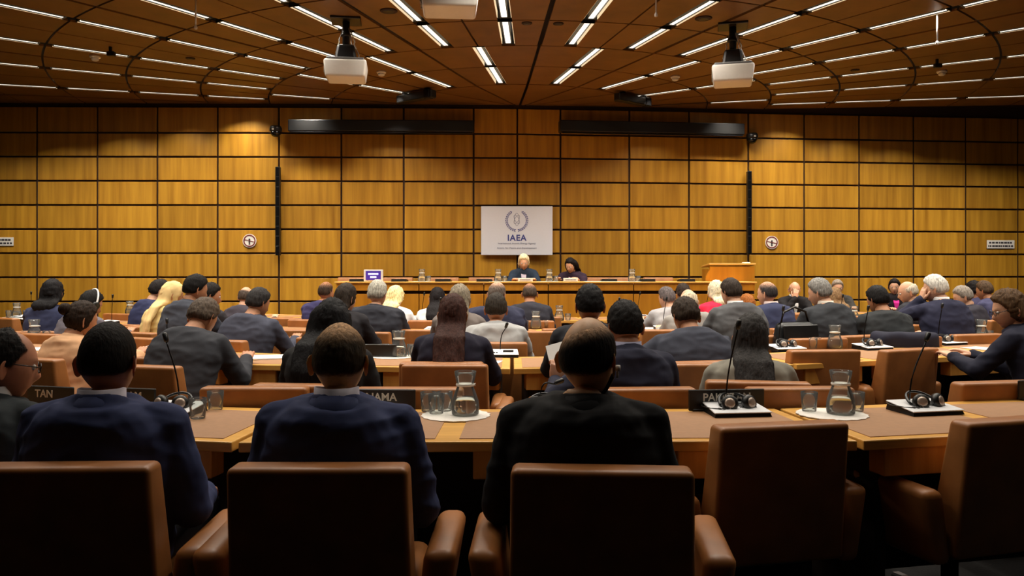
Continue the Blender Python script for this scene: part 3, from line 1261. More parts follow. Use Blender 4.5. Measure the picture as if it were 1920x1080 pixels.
def person(label, x, ytop, d, coat, hair, skin=(196, 148, 118), rot=None, hy=0, hp=8, hr=0, lean=6, sw=.178, bulk=1.0,
           arms='table', collar=None, trousers=(24, 24, 28), near=False, hs=1.0, glasses=None, beard=None, shirt=None,
           base=0.0, cdx=0.0, L=None, Rr=None, seat=None, short='', chair_label=None, neckskin=0, twist=0, extra=None, nochair=False):
    p = Person()
    p.__dict__.update({k: v for k, v in locals().items() if k != 'p'})
    Y = d
    X = (x - 960) * Y / FPX
    ztop = EYE - (ytop - HOR) * Y / FPX - base
    p.rz = R(rot) if rot is not None else math.atan(2 * .06 * X)
    la = R(lean)
    # spine: pelvis -> C7
    headup = .222 * hs
    tl = (ztop - headup + .012 * abs(hp) / 10 - .52) / math.cos(la)
    tl = max(.38, min(.60, tl))
    pel = Vector((0, 0, .52))
    up = Vector((0, math.sin(la), math.cos(la)))
    fwd = Vector((0, math.cos(la), -math.sin(la)))
    c7 = pel + up * tl
    c7.z = ztop - headup + .010 * abs(hp) / 10
    p.c7, p.pel, p.up, p.fwd, p.tl = c7, pel, up, fwd, tl
    Rh = (Matrix.Rotation(R(hy), 3, 'Z') @ Matrix.Rotation(R(-hp), 3, 'X') @ Matrix.Rotation(R(hr), 3, 'Y'))
    p.Rh = Rh
    piv = c7 + Vector((0, .012, .03))
    p.hc = piv + Rh @ Vector((0, .030, .082)) * hs
    # put the head where the photograph has it
    M = Matrix.Rotation(p.rz, 3, 'Z')
    h = M @ p.hc
    p.root = Vector((X - h.x, Y - h.y, base))
    # shoulders, arms
    dn = up * -.085
    S = {}
    for s in (-1, 1):
        S[s] = c7 + dn + Vector((s * sw * math.cos(R(twist)), s * sw * math.sin(R(twist)), 0)) + fwd * .012
    p.S = S
    presets = {'table': ((.17, .42, .775), (.30, -.10, -.62)), 'rest': ((.20, .24, .60), (.32, -.35, -.8)),
               'lap': ((.12, .30, .60), (.45, -.15, -.8)), 'cheek': ((.09, .10, 0), (.4, .2, -.9))}
    A = {}
    for s, ov in ((-1, L), (1, Rr)):
        if callable(ov):
            ov = ov(c7)
        if ov:
            Wt, hint = Vector(ov[0]), Vector(ov[1])
        else:
            w, hnt = presets[arms]
            Wt = Vector((s * w[0], w[1] + max(0, c7.y) * .5, w[2]))
            hint = Vector((s * hnt[0], hnt[1], hnt[2]))
        a = S[s]
        l1, l2 = .275, .245
        v = Wt - a
        dist = v.length
        if dist > (l1 + l2) * .985:
            Wt = a + v.normalized() * (l1 + l2) * .985
            v = Wt - a; dist = v.length
        vn = v.normalized()
        cosA = (l1 * l1 + dist * dist - l2 * l2) / (2 * l1 * dist)
        hh = hint - vn * hint.dot(vn)
        hh.normalize()
        E = a + vn * (l1 * cosA) + hh * (l1 * math.sqrt(max(0, 1 - cosA * cosA)))
        A[s] = (a, E, Wt)
    p.A = A
    # --- torso loft
    def torso(infl):
        secs = []
        prof = ((-.18, .160, .11), (0, .178, .125), (.22, .176, .120), (.45, .184, .124), (.66, .198, .128), (.82, .188, .114), (.92, .150, .108), (1.0, .100, .090))
        for t, wx, wy in prof:
            k = (sw / .178) * bulk if t > .1 else bulk
            c = pel + up * (tl * t) if t > 0 else pel + Vector((0, .0, tl * t))
            c = c + Vector((0, -.020 * math.sin(PI * max(0, min(1, t))), 0))
            if t >= .9:
                c = pel.lerp(c7, t) + Vector((0, -.012 * (1 - t) / .1 - .002, 0))
            tw = R(twist) * max(0, t)
            secs.append((c, Vector((math.cos(tw), math.sin(tw), 0)) * (wx * k + infl), fwd * (wy * bulk + infl)))
        return loft_vf(secs, 24, 2.3)

    def arm_pieces(infl, wrist=True, k=1.0):
        out = []
        for s in (-1, 1):
            a, E, Wt = A[s]
            out.append(limb(c7 + Vector((s * .035, .004, -.034)), a + Vector((0, 0, .004)), .046 + infl * .6, .058 + infl * .8))
            out.append(limb(a, E, .056 * k + infl, .047 * k + infl))
            out.append(limb(E, E.lerp(Wt, .97 if not wrist else 1.0), .045 * k + infl, (.027 if wrist else .034) * k + infl * .8))
        return out

    def leg_pieces(infl):
        out = []
        for s in (-1, 1):
            hip = Vector((s * .095, .02, .50))
            knee = Vector((s * .13, .44, .50))
            ank = Vector((s * .13, .40, .11))
            out.append(limb(hip, knee, .078 + infl, .056 + infl))
            out.append(limb(knee, ank, .054 + infl, .038 + infl))
        return out

    vox = .008 if near else (.0115 if d < 7.5 else .0155)
    neck = tube_vf([c7 + Vector((0, 0, -.05)), c7 + Vector((0, .008, .02)), p.hc + Rh @ Vector((0, -.012, -.062)) * hs, p.hc + Rh @ Vector((0, .0, -.02)) * hs],
                   [.066, .060, .056, .05], 16)
    p.m_body = queue_remesh([torso(-.024)] + arm_pieces(-.014) + leg_pieces(-.012) + [neck], .016 if not near else .012, 2)
    col = [sphere_vf(c7 + up * -.06 - fwd * .004, (.12, .088, .075))]
    if collar != 'none':
        # standing jacket collar following the neck
        r0 = .086
        V, F = tube_vf([c7 + Vector((0, .0, -.045)), c7 + Vector((0, .004, -.012)), c7 + Vector((0, .010, .014))], [r0 + .016, r0 - .002, r0 - .014], 20)
        col.append((V, F))
    p.m_coat = queue_remesh([torso(.016)] + arm_pieces(.013, False) + col, vox, 3)
    p.m_trs = queue_remesh(leg_pieces(.012) + [sphere_vf((0, .0, .49), (.165, .13, .085))], .022, 2)
    if hair[0] in ('long', 'scarf', 'bob'):
        ln = hair[2] if len(hair) > 2 else .30
        wide = hair[3] if len(hair) > 3 else 1.0
        secs = []
        hc = p.hc
        back = -fwd
        for q, wx, wy, oy in ((.085, .062, .060, -.030), (.05, .085, .075, -.028), (0, .094, .072, -.034), (-.06, .096, .062, -.044)):
            secs.append((hc + Rh @ Vector((0, oy, q)) * hs, Rh @ Vector((wx * hs * wide, 0, 0)), Rh @ Vector((0, wy * hs, 0))))
        n = 5
        for i in range(1, n + 1):
            t = i / n
            c = c7 + Vector((0, 0, .06)) - up * (ln * t) + back * ((.066 + (.105 if ln > .25 else .075) * min(1, t * 1.6)) * min(1, .55 + 1.6 * ln))
            f = (1.0 + .12 * math.sin(PI * t) - .30 * t ** 2)
            secs.append((c, Rh @ Vector((.098 * wide * f, 0, 0)), fwd * (.046 * (1 - .4 * t))))
        pc = [loft_vf(secs[::-1], 22, 2.1)]
        p.m_long = queue_remesh(pc, max(.009, vox), 3)
    elif hair[0] == 'bun':
        p.m_long = queue_remesh([sphere_vf(p.hc + Rh @ Vector((-.012, -.108, .058)), (.043, .038, .040))], .008, 1)
    else:
        p.m_long = None
    PEOPLE.append(p)
    return p


def set_tint(me, cols):
    at = me.color_attributes.new('tint', 'FLOAT_COLOR', 'POINT')
    at.data.foreach_set('color', np.asarray(cols, dtype=np.float32).reshape(-1))


def build_mesh(name, V, F, mat, parent, cols=None):
    me = bpy.data.meshes.new(name)
    me.from_pydata([tuple(v) for v in V], [], F)
    me.materials.append(mat)
    me.polygons.foreach_set('use_smooth', [True] * len(me.polygons))
    if cols is not None:
        set_tint(me, cols)
    o = bpy.data.objects.new(name, me)
    return link(o, parent)


def assemble(p):
    root = empty('person', p.root, p.rz)
    tag(root, p.label, 'person')
    sk = np.array(rgb(p.skin))
    nu, nv = (56, 44) if (p.near or p.d < 6) else (36, 28)
    Rm = np.array(p.Rh)
    hc = np.array(p.hc)
    P, D, F = head_grid(nu, nv)
    HP = (P * p.hs) @ Rm.T + hc
    # skin tint of the face: lips, brows, shadow of a shaved scalp
    cols = np.tile(sk, (len(P), 1))
    lip = np.exp(-(P[:, 0] / .022) ** 2 - ((P[:, 2] + .068) / .008) ** 2) * (D[:, 1] > .3)
    cols[:, :3] = cols[:, :3] * (1 - lip[:, None] * np.array([.25, .5, .45]))
    brow = np.exp(-((np.abs(P[:, 0]) - .032) / .016) ** 2 - ((P[:, 2] - .026) / .005) ** 2) * (D[:, 1] > .3)
    hcol = np.array(rgb(p.hair[1]))
    cols = cols * (1 - .7 * brow[:, None]) + hcol * (.7 * brow[:, None])
    if p.hair[0] in ('buzz', 'crown', 'thin', 'short', 'sides', 'receding'):
        m = hairline(D, P, p.hair[0])
        cols = cols * (1 - .75 * m[:, None]) + hcol * (.75 * m[:, None])
    V = [tuple(v) for v in HP]
    C = [tuple(c) for c in cols]
    FF = list(F)

    def add(v, f, c):
        b = len(V)
        V.extend([tuple(q) for q in v])
        FF.extend([tuple(i + b for i in q) for q in f])
        C.extend([tuple(c)] * len(v))

    ear_c = sk * np.array([.98, .86, .82, 1])
    for s in (-1, 1):
        ev, ef = ear_vf(s)
        add([tuple((np.array(q) * p.hs) @ Rm.T + hc) for q in ev], ef, ear_c)
    add(p.m_body['v'], p.m_body['f'], sk)
    for s in (-1, 1):
        a, E, W = p.A[s]
        f = (W - E).normalized()
        pose = 'relaxed'
        up = Vector((0, 0, 1))
        side_over = p.extra.get('palm%d' % s) if p.extra else None
        if side_over:
            up = Vector(side_over)
            pose = p.extra.get('pose%d' % s, 'relaxed')
        fd = f
        if p.extra and p.extra.get('point%d' % s):
            fd = Vector(p.extra['point%d' % s]).normalized()
        zz = (up - fd * up.dot(fd)).normalized()
        xx = fd.cross(zz)
        Mh = np.array(Matrix((xx, fd, zz)).transposed())
        hv = HANDS[pose]['v'].copy()
        if s < 0:
            hv[:, 0] *= -1
        fl = HANDS[pose]['f'] if s > 0 else [q[::-1] for q in HANDS[pose]['f']]
        kh = .92 if p.sw < .165 else 1.0
        add([tuple(q) for q in (hv * kh) @ Mh.T + np.array(W)], fl, sk)
    body = build_mesh('body', V, FF, M_SKIN, root, C)
    # coat with cloth folds
    v = p.m_coat['v'].copy()
    amp = .0085 if p.near else .008
    nn = p.m_coat['n']
    o = random.random() * 50
    for i in range(len(v)):
        q = v[i]
        a_ = mnoise.noise((q[0] * 5 + o, q[1] * 5, q[2] * 9))
        b_ = 1 - 2 * abs(mnoise.noise((q[0] * 7 + o + a_ * .6, q[1] * 7, q[2] * 17 + 3)))
        v[i] = q + nn[i] * amp * (.7 * a_ + .75 * b_ + .3 * mnoise.noise((q[0] * 26 + o, q[1] * 26, q[2] * 30)) - .3)
    coat_name = 'jacket'
    build_mesh(coat_name, v, p.m_coat['f'], cloth(p.coat), root)
    if p.d < 7.6 and p.collar != 'none':
        bm = B(); n = 28; rings = []
        for (r, z, y) in ((.069, .016, .012), (.074, .022, .010), (.088, .000, .004), (.104, -.034, -.004), (.098, -.046, -.004), (.078, -.03, .004)):
            ring = []
            for i in range(n):
                a = 2 * PI * i / n
                side = abs(math.cos(a))
                ring.append(bm.verts.new((p.c7.x + r * 1.04 * math.cos(a), p.c7.y + y + r * math.sin(a), p.c7.z + z - .014 * side ** 2 - (.10 * max(0, math.sin(a)) if z < 0 else .03 * max(0, math.sin(a))))))
            rings.append(ring)
        for a, b in zip(rings, rings[1:] + rings[:1]):
            for i in range(n):
                bm.faces.new((a[i], b[i], b[(i + 1) % n], a[(i + 1) % n]))
        bm_obj('jacket_collar', bm, cloth(p.coat), root, True)
    build_mesh('trousers', p.m_trs['v'], p.m_trs['f'], cloth(p.trousers), root)
    for s in (-1, 1):
        bm = B()
        add_box(bm, (s * .13, .45, .05), (.09, .26, .09), .03, 3, taper=(.8, .75))
        bm_obj('shoe', bm, M_BLACK, root, True)
    # shirt collar
    if p.collar and p.collar != 'none':
        c7 = p.c7
        bm = B()
        n = 24
        rings = []
        for (r, z, y) in ((.070, -.02, .006), (.0665, .038, .013), (.0625, .039, .013), (.062, -.02, .006)):
            rings.append([bm.verts.new((c7.x + r * math.cos(2 * PI * i / n), c7.y + y + r * math.sin(2 * PI * i / n) * 1.02, c7.z + z - .012 * max(0, math.sin(2 * PI * i / n)))) for i in range(n)])
        for a, b in zip(rings, rings[1:] + rings[:1]):
            for i in range(n):
                bm.faces.new((a[i], a[(i + 1) % n], b[(i + 1) % n], b[i]))
        bm_obj('shirt_collar', bm, cloth(p.collar), root, True)
    if p.shirt:
        # shirt front showing between the lapels
        t0, t1 = p.pel.lerp(p.c7, .93), p.pel.lerp(p.c7, .45)
        f = p.fwd
        q = []
        for c, hw, o in ((t0 + f * .072, .045, 0), (t0.lerp(t1, .4) + f * .135, .038, 0), (t1 + f * .150, .006, 0)):
            q.append((c, hw))
        V2, F2 = [], []
        for c, hw in q:
            for dx in (-hw, hw):
                for oo in (.012, -.03):
                    V2.append(c + Vector((dx, 0, 0)) + f * oo)
        for i in range(len(q) - 1):
            b = i * 4
            F2 += [(b, b + 2, b + 6, b + 4), (b + 1, b + 5, b + 7, b + 3), (b, b + 4, b + 5, b + 1), (b + 2, b + 3, b + 7, b + 6)]
        F2 += [(0, 1, 3, 2), (8, 10, 11, 9)]
        mesh_obj('shirt_front', V2, F2, cloth(p.shirt), root)
    # hair
    kind, hc_ = p.hair[0], p.hair[1]
    if kind != 'bald':
        hu, hv_ = (72, 60) if p.near else ((56, 44) if p.d < 6 else (36, 30))
        P2, D2, F2 = head_grid(hu, hv_)
        thick = {'buzz': .004, 'crown': .006, 'thin': .006, 'sides': .010, 'receding': .010, 'short': .016, 'curly': .024, 'bob': .022, 'long': .016, 'bun': .014, 'scarf': .016}[kind]
        m = hairline(D2, P2, kind)
        # smooth skull (no nose) under the hair
        nz = np.array([mnoise.noise((a * 14 + p.x, b * 14, c * 9)) + .6 * mnoise.noise((a * 36, b * 36 + p.x, c * 20)) for a, b, c in D2])
        tk = thick * (.75 + .45 * sstep(P2[:, 2] / .10) + .5 * nz * (1 if kind not in ('buzz', 'crown') else .4))
        off = tk * m - (.0025 if kind in ('crown', 'thin') else .007) * (1 - m)
        Q = P2 + D2 * off[:, None]
        Q = (Q * p.hs) @ Rm.T + hc
        h1 = np.array(rgb(hc_))
        dens = m if kind in ('buzz', 'crown', 'thin', 'sides', 'receding') else np.ones(len(m))
        mixk = np.clip(dens, 0, 1)[:, None]
        cc = h1 * mixk + sk * (1 - mixk)
        nm = 'headscarf' if kind == 'scarf' else 'hair'
        mt = M_HAIR if kind != 'scarf' else cloth(hc_)
        VV = [tuple(q) for q in Q]; CC = [tuple(c) for c in cc]; F3 = list(F2)
        if p.m_long is not None:
            b = len(VV)
            lv = p.m_long['v'].copy(); ln_ = p.m_long['n']
            for i in range(len(lv)):
                q = lv[i]
                lv[i] = q + ln_[i] * .006 * (mnoise.noise((q[0] * 38, q[1] * 20, q[2] * 6)) + .5 * mnoise.noise((q[0] * 80, q[1] * 40, q[2] * 10)))
            VV += [tuple(q) for q in lv]
            F3 += [tuple(i + b for i in q) for q in p.m_long['f']]
            CC += [tuple(h1)] * len(lv)
        build_mesh(nm, VV, F3, mt, root, CC)
    if p.beard:
        P2, D2, F2 = head_grid(48, 40)
        m = hairline(D2, P2, 'beard')
        Q = P2 + D2 * (.008 * m - .006 * (1 - m))[:, None]
        Q = (Q * p.hs) @ Rm.T + hc
        build_mesh('beard', Q, F2, M_HAIR, root, np.tile(np.array(rgb(p.beard)), (len(Q), 1)))
    # eyes on faces that can be seen
    if abs(p.hy) > 30 or abs(math.degrees(p.rz)) > 60 or p.near:
        for s in (-1, 1):
            c = p.hc + p.Rh @ Vector((s * .031, .079, .004)) * p.hs
            ev, ef = sphere_vf(c, .0115 * p.hs, 12, 8)
            e = build_mesh('eye', ev, ef, M_EYE, root)
            ev, ef = sphere_vf(c + p.Rh @ Vector((0, .008, 0)) * p.hs, .0058 * p.hs, 10, 6)
            build_mesh('iris', ev, ef, M_BLACK, e)
    if p.glasses:
        bm = B()
        for s in (-1, 1):
            pts = [p.hc + p.Rh @ Vector((s * .032 + .022 * math.cos(2 * PI * i / 14), .101, .002 + .017 * math.sin(2 * PI * i / 14))) for i in range(15)]
            add_tube(bm, pts, .0022, 5)
            add_tube(bm, [p.hc + p.Rh @ Vector((s * .055, .099, .006)), p.hc + p.Rh @ Vector((s * .078, .05, .010)), p.hc + p.Rh @ Vector((s * .083, -.012, .012))], .0022, 5)
        add_tube(bm, [p.hc + p.Rh @ Vector((-.011, .102, .004)), p.hc + p.Rh @ Vector((.011, .102, .004))], .002, 5)
        bm_obj('glasses', bm, M_BLACK, root, True)
    p.obj = root
    # the chair under each sitter
    if p.nochair:
        return
    M = Matrix.Rotation(p.rz, 3, 'Z')
    c = p.root + M @ Vector((p.cdx, .03, 0))
    ch = chair(c.x, c.y, p.rz, p.chair_label or ('brown leather armchair of ' + p.short))
    ch.location.z = p.base


M_EYE = plain('eye_white', rgb((215, 208, 200)), .25, var=.02)

NAVY, DNAVY, BLK, DGREY, GREY, LGREY = (37, 41, 64), (28, 29, 44), (17, 16, 17), (44, 45, 50), (74, 76, 82), (134, 134, 132)
BROWN, DBROWN, BLACKH, GREYH, WHITEH, BLOND = (62, 44, 30), (38, 26, 20), (20, 17, 16), (128, 124, 118), (212, 206, 192), (222, 196, 138)
TAN, FAIR, DARK = (178, 124, 90), (214, 164, 134), (120, 78, 54)

# nearest row
person('man with glasses and receding dark hair in charcoal suit, cut by the picture edge',
       10, 627, 2.78, (40, 44, 46), ('receding', (26, 22, 20)), (186, 128, 98), rot=-16, hy=-36, hp=10, lean=4, near=True, collar=(225, 222, 220),
       glasses=True, short='the bespectacled man at the picture edge')
person('man with cropped dark hair in navy suit and pale collar, in the nearest row', 203, 611, 2.46, (43, 49, 78), ('buzz', (26, 21, 18)), (176, 122, 96), rot=2,
       hy=-3, hp=4, lean=-8, arms='rest', near=True, collar=(196, 190, 204), hs=1.02, sw=.185, short='the cropped dark-haired man in navy suit',
       chair_label='brown leather armchair under the cropped dark-haired navy-suited man, nearest row')
person('man with shaven head and lighter crown in navy suit with pale collar, nearest row', 637, 611, 2.45, (44, 50, 79), ('thin', (58, 48, 36)), (212, 166, 120), rot=0,
       hy=-2, hp=4, lean=-8, arms='rest', near=True, collar=(196, 190, 204), hs=1.0, sw=.185, short='the shaven-headed man in navy suit',
       chair_label='brown leather armchair under the shaven-headed man, nearest row')
person('bearded man with bald crown in black suit, wearing a white earphone, nearest row', 1103, 600, 2.42, BLK, ('crown', (24, 19, 16)), (218, 172, 132), rot=-4,
       hy=-26, hp=2, lean=-8, arms='rest', near=True, collar=None, hs=1.06, sw=.190, cdx=.045, beard=(30, 24, 20), short='the bald-crowned bearded man',
       chair_label='brown leather armchair under the bald-crowned bearded man in black, nearest row')
# second row (seats without table)
person('woman with thick black hair in black clothes, mostly hidden by the shaven-headed man', 622, 569, 4.15, BLK, ('long', (17, 15, 17), .34, 1.25), FAIR, hp=14, lean=8, sw=.17,
       arms='lap', short='the thick-black-haired woman in black')
person('young man with short black hair in dark navy suit holding up a sheet of paper', 1172, 573, 4.0, DNAVY, ('short', (22, 19, 18)), (190, 138, 108), hy=6, hp=10, lean=4, arms='lap',
       collar=(150, 150, 172), L=((-.34, .20, .79), (-.7, -.3, -.6)), extra={'palm-1': (.2, -1, .2), 'point-1': (.15, .15, 1), 'pose-1': 'grip'}, short='the young man holding up paper')
# third row, at the second table
person('woman with brown hair in a bun and beige top, head turned aside', 152, 571, 5.25, (178, 138, 104), ('bun', (40, 28, 20)), TAN, rot=-18, hy=-22, hp=12, lean=8, sw=.16,
       short='the bun-haired woman in beige top')
person('stooping man in dark grey suit with grey-brown hair, leaning on the second table', 380, 564, 5.05, DGREY, ('short', (84, 72, 62)), TAN, rot=-14, hy=-6, hp=34, lean=24, sw=.19, bulk=1.08,
       short='the stooping man in dark grey suit')
person('man with full black hair in dark suit, seen behind the bald crown', 1106, 541, 4.9, (24, 25, 30), ('short', (20, 18, 19)), TAN, hp=6, lean=2, short='the black-haired man behind the bald crown')
person('woman with long auburn hair down her back in dark navy top', 849, 559, 4.95, (24, 22, 36), ('long', (58, 34, 28), .44, .95), FAIR, hp=10, lean=8, sw=.172,
       short='the long-auburn-haired woman')
person('man with tousled brown hair in charcoal blue suit leaning on his elbow', 1286, 564, 5.15, (46, 48, 58), ('short', (50, 40, 32)), TAN, rot=4, hy=10, hp=24, lean=24, sw=.195, bulk=1.08,
       L=((-.26, .42, .80), (-.8, -.1, -.5)), short='the tousled brown-haired man')
person('woman with straight dark grey hair in light grey tweed jacket', 1408, 597, 4.2, (112, 108, 98), ('long', (46, 43, 42), .30, 1.0), FAIR, rot=-10, hy=-12, hp=8, lean=4, sw=.168, arms='lap',
       short='the straight-grey-haired woman in tweed')
person('woman with short brown hair and glasses in dark navy jacket, arm stretched on the table', 1893, 551, 5.2, (26, 27, 40), ('bob', (86, 64, 44), .10), FAIR, rot=40, hy=38, hp=14, lean=16, sw=.175,
       glasses=True, L=((-.12, .5, .78), (-.6, -.2, -.7)), short='the bespectacled woman in navy jacket')
# fourth row (seats behind the second table)
person('woman with black bobbed hair in navy jacket seen from behind', 98, 530, 7.4, (38, 42, 66), ('bob', (22, 20, 22), .11, 1.05), FAIR, rot=2, hy=10, hp=8, lean=6, sw=.17, short='the black-bobbed woman in navy jacket')
person('person with black hair and a silver headphone band in grey sweater, leaning forward', 170, 549, 7.2, (84, 80, 88), ('short', (22, 20, 20)), TAN, rot=-16, hy=-14, hp=22, lean=18, sw=.168,
       short='the person with silver headphone band')
person('man with black hair in dark slate suit turned towards the emblem board', 366, 520, 6.7, (52, 55, 64), ('short', (20, 18, 18)), TAN, rot=-22, hy=-22, hp=14, lean=10, sw=.19, short='the man in dark slate suit')
person('man with dark grey hair in navy grey suit, arm on the table', 484, 545, 6.6, (52, 54, 66), ('short', (44, 42, 42)), TAN, rot=-20, hy=-14, hp=16, lean=16, sw=.20, bulk=1.08, short='the dark-grey-haired man, arm on table')
person('woman with long dark brown hair in black jacket', 648, 537, 6.75, (26, 24, 28), ('long', (44, 36, 30), .30, .95), FAIR, hy=-22, hp=10, lean=6, sw=.165, short='the long-dark-haired woman in black jacket')
person('man with short dark hair in light grey jacket seen from behind', 930, 555, 6.3, (138, 138, 138), ('short', (48, 42, 36)), TAN, hp=6, lean=4, sw=.185, short='the man in light grey jacket')
person('man with dark brown hair in charcoal grey suit and white collar', 1371, 527, 7.0, (70, 70, 72), ('short', (52, 44, 38)), FAIR, rot=18, hy=10, hp=14, lean=14, sw=.20, bulk=1.1, collar=(220, 216, 212),
       short='the dark-brown-haired man in charcoal grey')
person('man with grey hair in dark suit, black bag beside him', 1537, 527, 7.0, (42, 44, 48), ('short', (128, 126, 122)), FAIR, rot=22, hy=24, hp=14, lean=12, sw=.20, bulk=1.08, collar=(214, 190, 178),
       short='the grey-haired man with black bag')
person('man with black hair in black green suit, hunched', 1646, 541, 6.95, (38, 40, 42), ('short', (24, 22, 22)), TAN, rot=8, hy=14, hp=18, lean=14, sw=.185, short='the hunched man in black green suit')
person('man with thick white hair in navy suit resting cheek on hand', 1754, 520, 7.15, (33, 34, 52), ('short', (206, 202, 194)), FAIR, rot=14, hy=34, hp=10, lean=12, sw=.195, bulk=1.06, collar=(222, 214, 210),
       L=lambda c: (c + Vector((-.13, .10, .01)), (-.5, .3, -.9)), extra={'palm-1': (-1, .2, .1), 'point-1': (.25, -.05, 1)}, short='the white-haired man, cheek on hand')
# fifth row, at the third table
person('man with dark hair in profile, mostly behind the man in slate suit', 394, 535, 7.75, (40, 38, 42), ('short', (26, 22, 20)), TAN, rot=-24, hy=-34, hp=10, lean=8, short='the dark-haired man in profile')
person('woman in cream headscarf, head bowed', 322, 533, 7.3, (190, 168, 112), ('scarf', (198, 170, 118), .34, .95), TAN, rot=-24, hy=-28, hp=16, lean=8, sw=.165, short='the woman in cream headscarf')
person('man with dark hair in navy suit at the far end of the room, head bowed', 298, 528, 8.35, (38, 42, 70), ('short', (34, 30, 30)), FAIR, rot=-26, hy=-26, hp=20, lean=12, short='the bowed man in navy suit')
person('man with grey hair in black suit with navy collar', 708, 530, 7.35, (36, 37, 44), ('short', (164, 160, 148)), FAIR, hp=6, hy=-12, lean=8, sw=.21, bulk=1.08, short='the grey-haired man in black suit')
person('woman with straight grey-brown hair, seen above the auburn hair', 862, 540, 6.95, (96, 88, 84), ('bob', (122, 112, 96), .2, .95), FAIR, hp=8, lean=6, sw=.165, short='the grey-brown-haired woman')
person('balding man with grey hair in broad navy suit', 932, 530, 7.35, (38, 40, 58), ('thin', (98, 86, 78)), FAIR, hy=-24, hp=6, lean=4, sw=.215, bulk=1.1, short='the balding man in broad navy suit')
person('bald man in light grey checked jacket', 1291, 545, 7.5, (124, 120, 116), ('sides', (206, 190, 164)), FAIR, rot=10, hp=14, lean=12, sw=.20, bulk=1.08, short='the bald man in light grey jacket')
person('man with dark hair receding in blue suit beside the lectern', 1439, 530, 7.8, (44, 48, 72), ('thin', (58, 54, 54)), FAIR, rot=18, hy=26, hp=4, lean=6, sw=.19, collar=(200, 180, 176), short='the man in blue suit')
# beyond the third table
person('bald man in dark suit with fringe of grey hair', 461, 540, 9.35, (54, 50, 58), ('sides', (76, 66, 60)), FAIR, rot=-14, hp=8, lean=8, short='the bald man in dark suit')
person('man with short brown hair in purple navy suit below the purple screen', 611, 530, 9.05, (46, 44, 78), ('thin', (58, 46, 38)), TAN, rot=-14, hy=-16, hp=4, lean=6, sw=.20, short='the man in purple navy suit')
person('woman with blonde bobbed hair in white top', 741, 541, 8.9, (206, 204, 204), ('bob', (238, 218, 160), .12, 1.1), FAIR, hy=-12, hp=14, lean=10, sw=.168, short='the blonde bobbed woman in white')
person('woman with straight black hair in white top', 820, 543, 8.95, (200, 198, 202), ('long', (26, 22, 24), .26, .9), FAIR, hp=12, hy=8, lean=10, sw=.168, short='the black-haired woman in white top')
person('bald man with dark fringe in dark navy suit', 993, 533, 8.9, (38, 38, 46), ('thin', (72, 62, 54)), TAN, hp=8, lean=8, sw=.185, short='the bald man in dark navy suit')
person('man with grey hair and glasses in pale grey jacket, elbow raised', 1250, 542, 8.9, (140, 138, 140), ('short', (96, 88, 88)), FAIR, rot=16, hy=20, hp=10, lean=10, sw=.19, short='the man in pale grey jacket')
person('man with dark hair behind the bald man in light grey jacket', 1281, 535, 9.7, (88, 88, 88), ('short', (54, 44, 38)), FAIR, hp=10, lean=8, short='the dark-haired man beyond the bald man')
person('woman with pale blonde hair in bright red top', 1343, 531, 9.1, (196, 34, 62), ('bob', (214, 206, 176), .1, .95), FAIR, rot=16, hy=-20, hp=8, lean=6, sw=.165, short='the woman in red top')
person('person with ginger hair bent low behind the charcoal grey suit', 1402, 555, 9.6, (70, 62, 56), ('short', (150, 92, 44)), FAIR, hp=20, lean=14, sw=.165, short='the ginger-haired person')
person('woman with fair brown hair at the far table, face half hidden', 1564, 544, 9.75, (70, 60, 54), ('bob', (128, 100, 70), .14, 1.0), FAIR, rot=12, hp=12, lean=8, sw=.165, short='the fair-brown-haired woman')
person('bald man with white fringe in dark suit, turned aside, near the white-haired man', 1703, 530, 8.6, (40, 40, 46), ('sides', (186, 176, 160)), FAIR, rot=36, hy=34, hp=14, lean=4, sw=.19, short='the bald man turned aside')
person('man with cropped grey hair in dark suit, turned aside, beyond the white-haired man', 1806, 540, 9.0, (44, 42, 50), ('short', (138, 128, 118)), FAIR, rot=34, hy=30, hp=18, lean=6, short='the cropped grey-haired man')
person('man with black curly hair beyond the cropped grey-haired man', 1827, 531, 10.9, (48, 46, 70), ('curly', (26, 22, 22)), TAN, rot=26, hp=10, lean=6, short='the curly-haired man')
person('man with brown hair in slate blue jacket at the far table end', 1846, 530, 10.15, (58, 58, 84), ('short', (84, 66, 50)), TAN, rot=34, hp=12, lean=8, short='the brown-haired man in slate blue')
# facing the room
person('bald man facing the room, hand to his face, in black suit and white shirt', 1490, 530, 12.1, (24, 22, 24), ('sides', (150, 120, 100)), FAIR, rot=174, hp=12, lean=8, shirt=(226, 222, 222), collar=(226, 222, 222),
       Rr=lambda c: (c + Vector((.03, .20, -.02)), (.6, .1, -.9)), extra={'palm1': (0, 1, .2), 'point1': (-.2, -.1, 1)}, short='the bald man facing the room')
person('man with grey hair and glasses facing the room in dark jacket', 1570, 527, 12.5, (46, 44, 42), ('short', (134, 122, 110)), FAIR, rot=172, hp=8, lean=6, glasses=True, shirt=(130, 128, 120), short='the grey-haired man facing the room')
person('woman with black hair tied back facing the room in black jacket and magenta top', 1677, 525, 12.3, (28, 24, 28), ('bun', (24, 18, 18)), FAIR, rot=168, hy=-16, hp=6, lean=4, sw=.165, shirt=(176, 40, 120), collar='none',
       short='the woman facing the room')
person('woman with pale blonde hair in dark teal jacket seated at the podium below the board', 982, 480, 12.95, (30, 40, 54), ('bob', (226, 208, 168), .1, 1.0), FAIR, rot=180, hp=16, lean=10, sw=.17, shirt=(150, 140, 150),
       base=.42, short='the blonde woman at the podium')
person('woman with long black hair and head bowed in dark plum jacket at the podium', 1070, 486, 12.95, (40, 26, 40), ('long', (22, 17, 18), .22, 1.3), FAIR, rot=164, hy=-14, hp=22, lean=14, sw=.17, shirt=(190, 150, 160),
       base=.42, short='the black-haired woman at the podium')

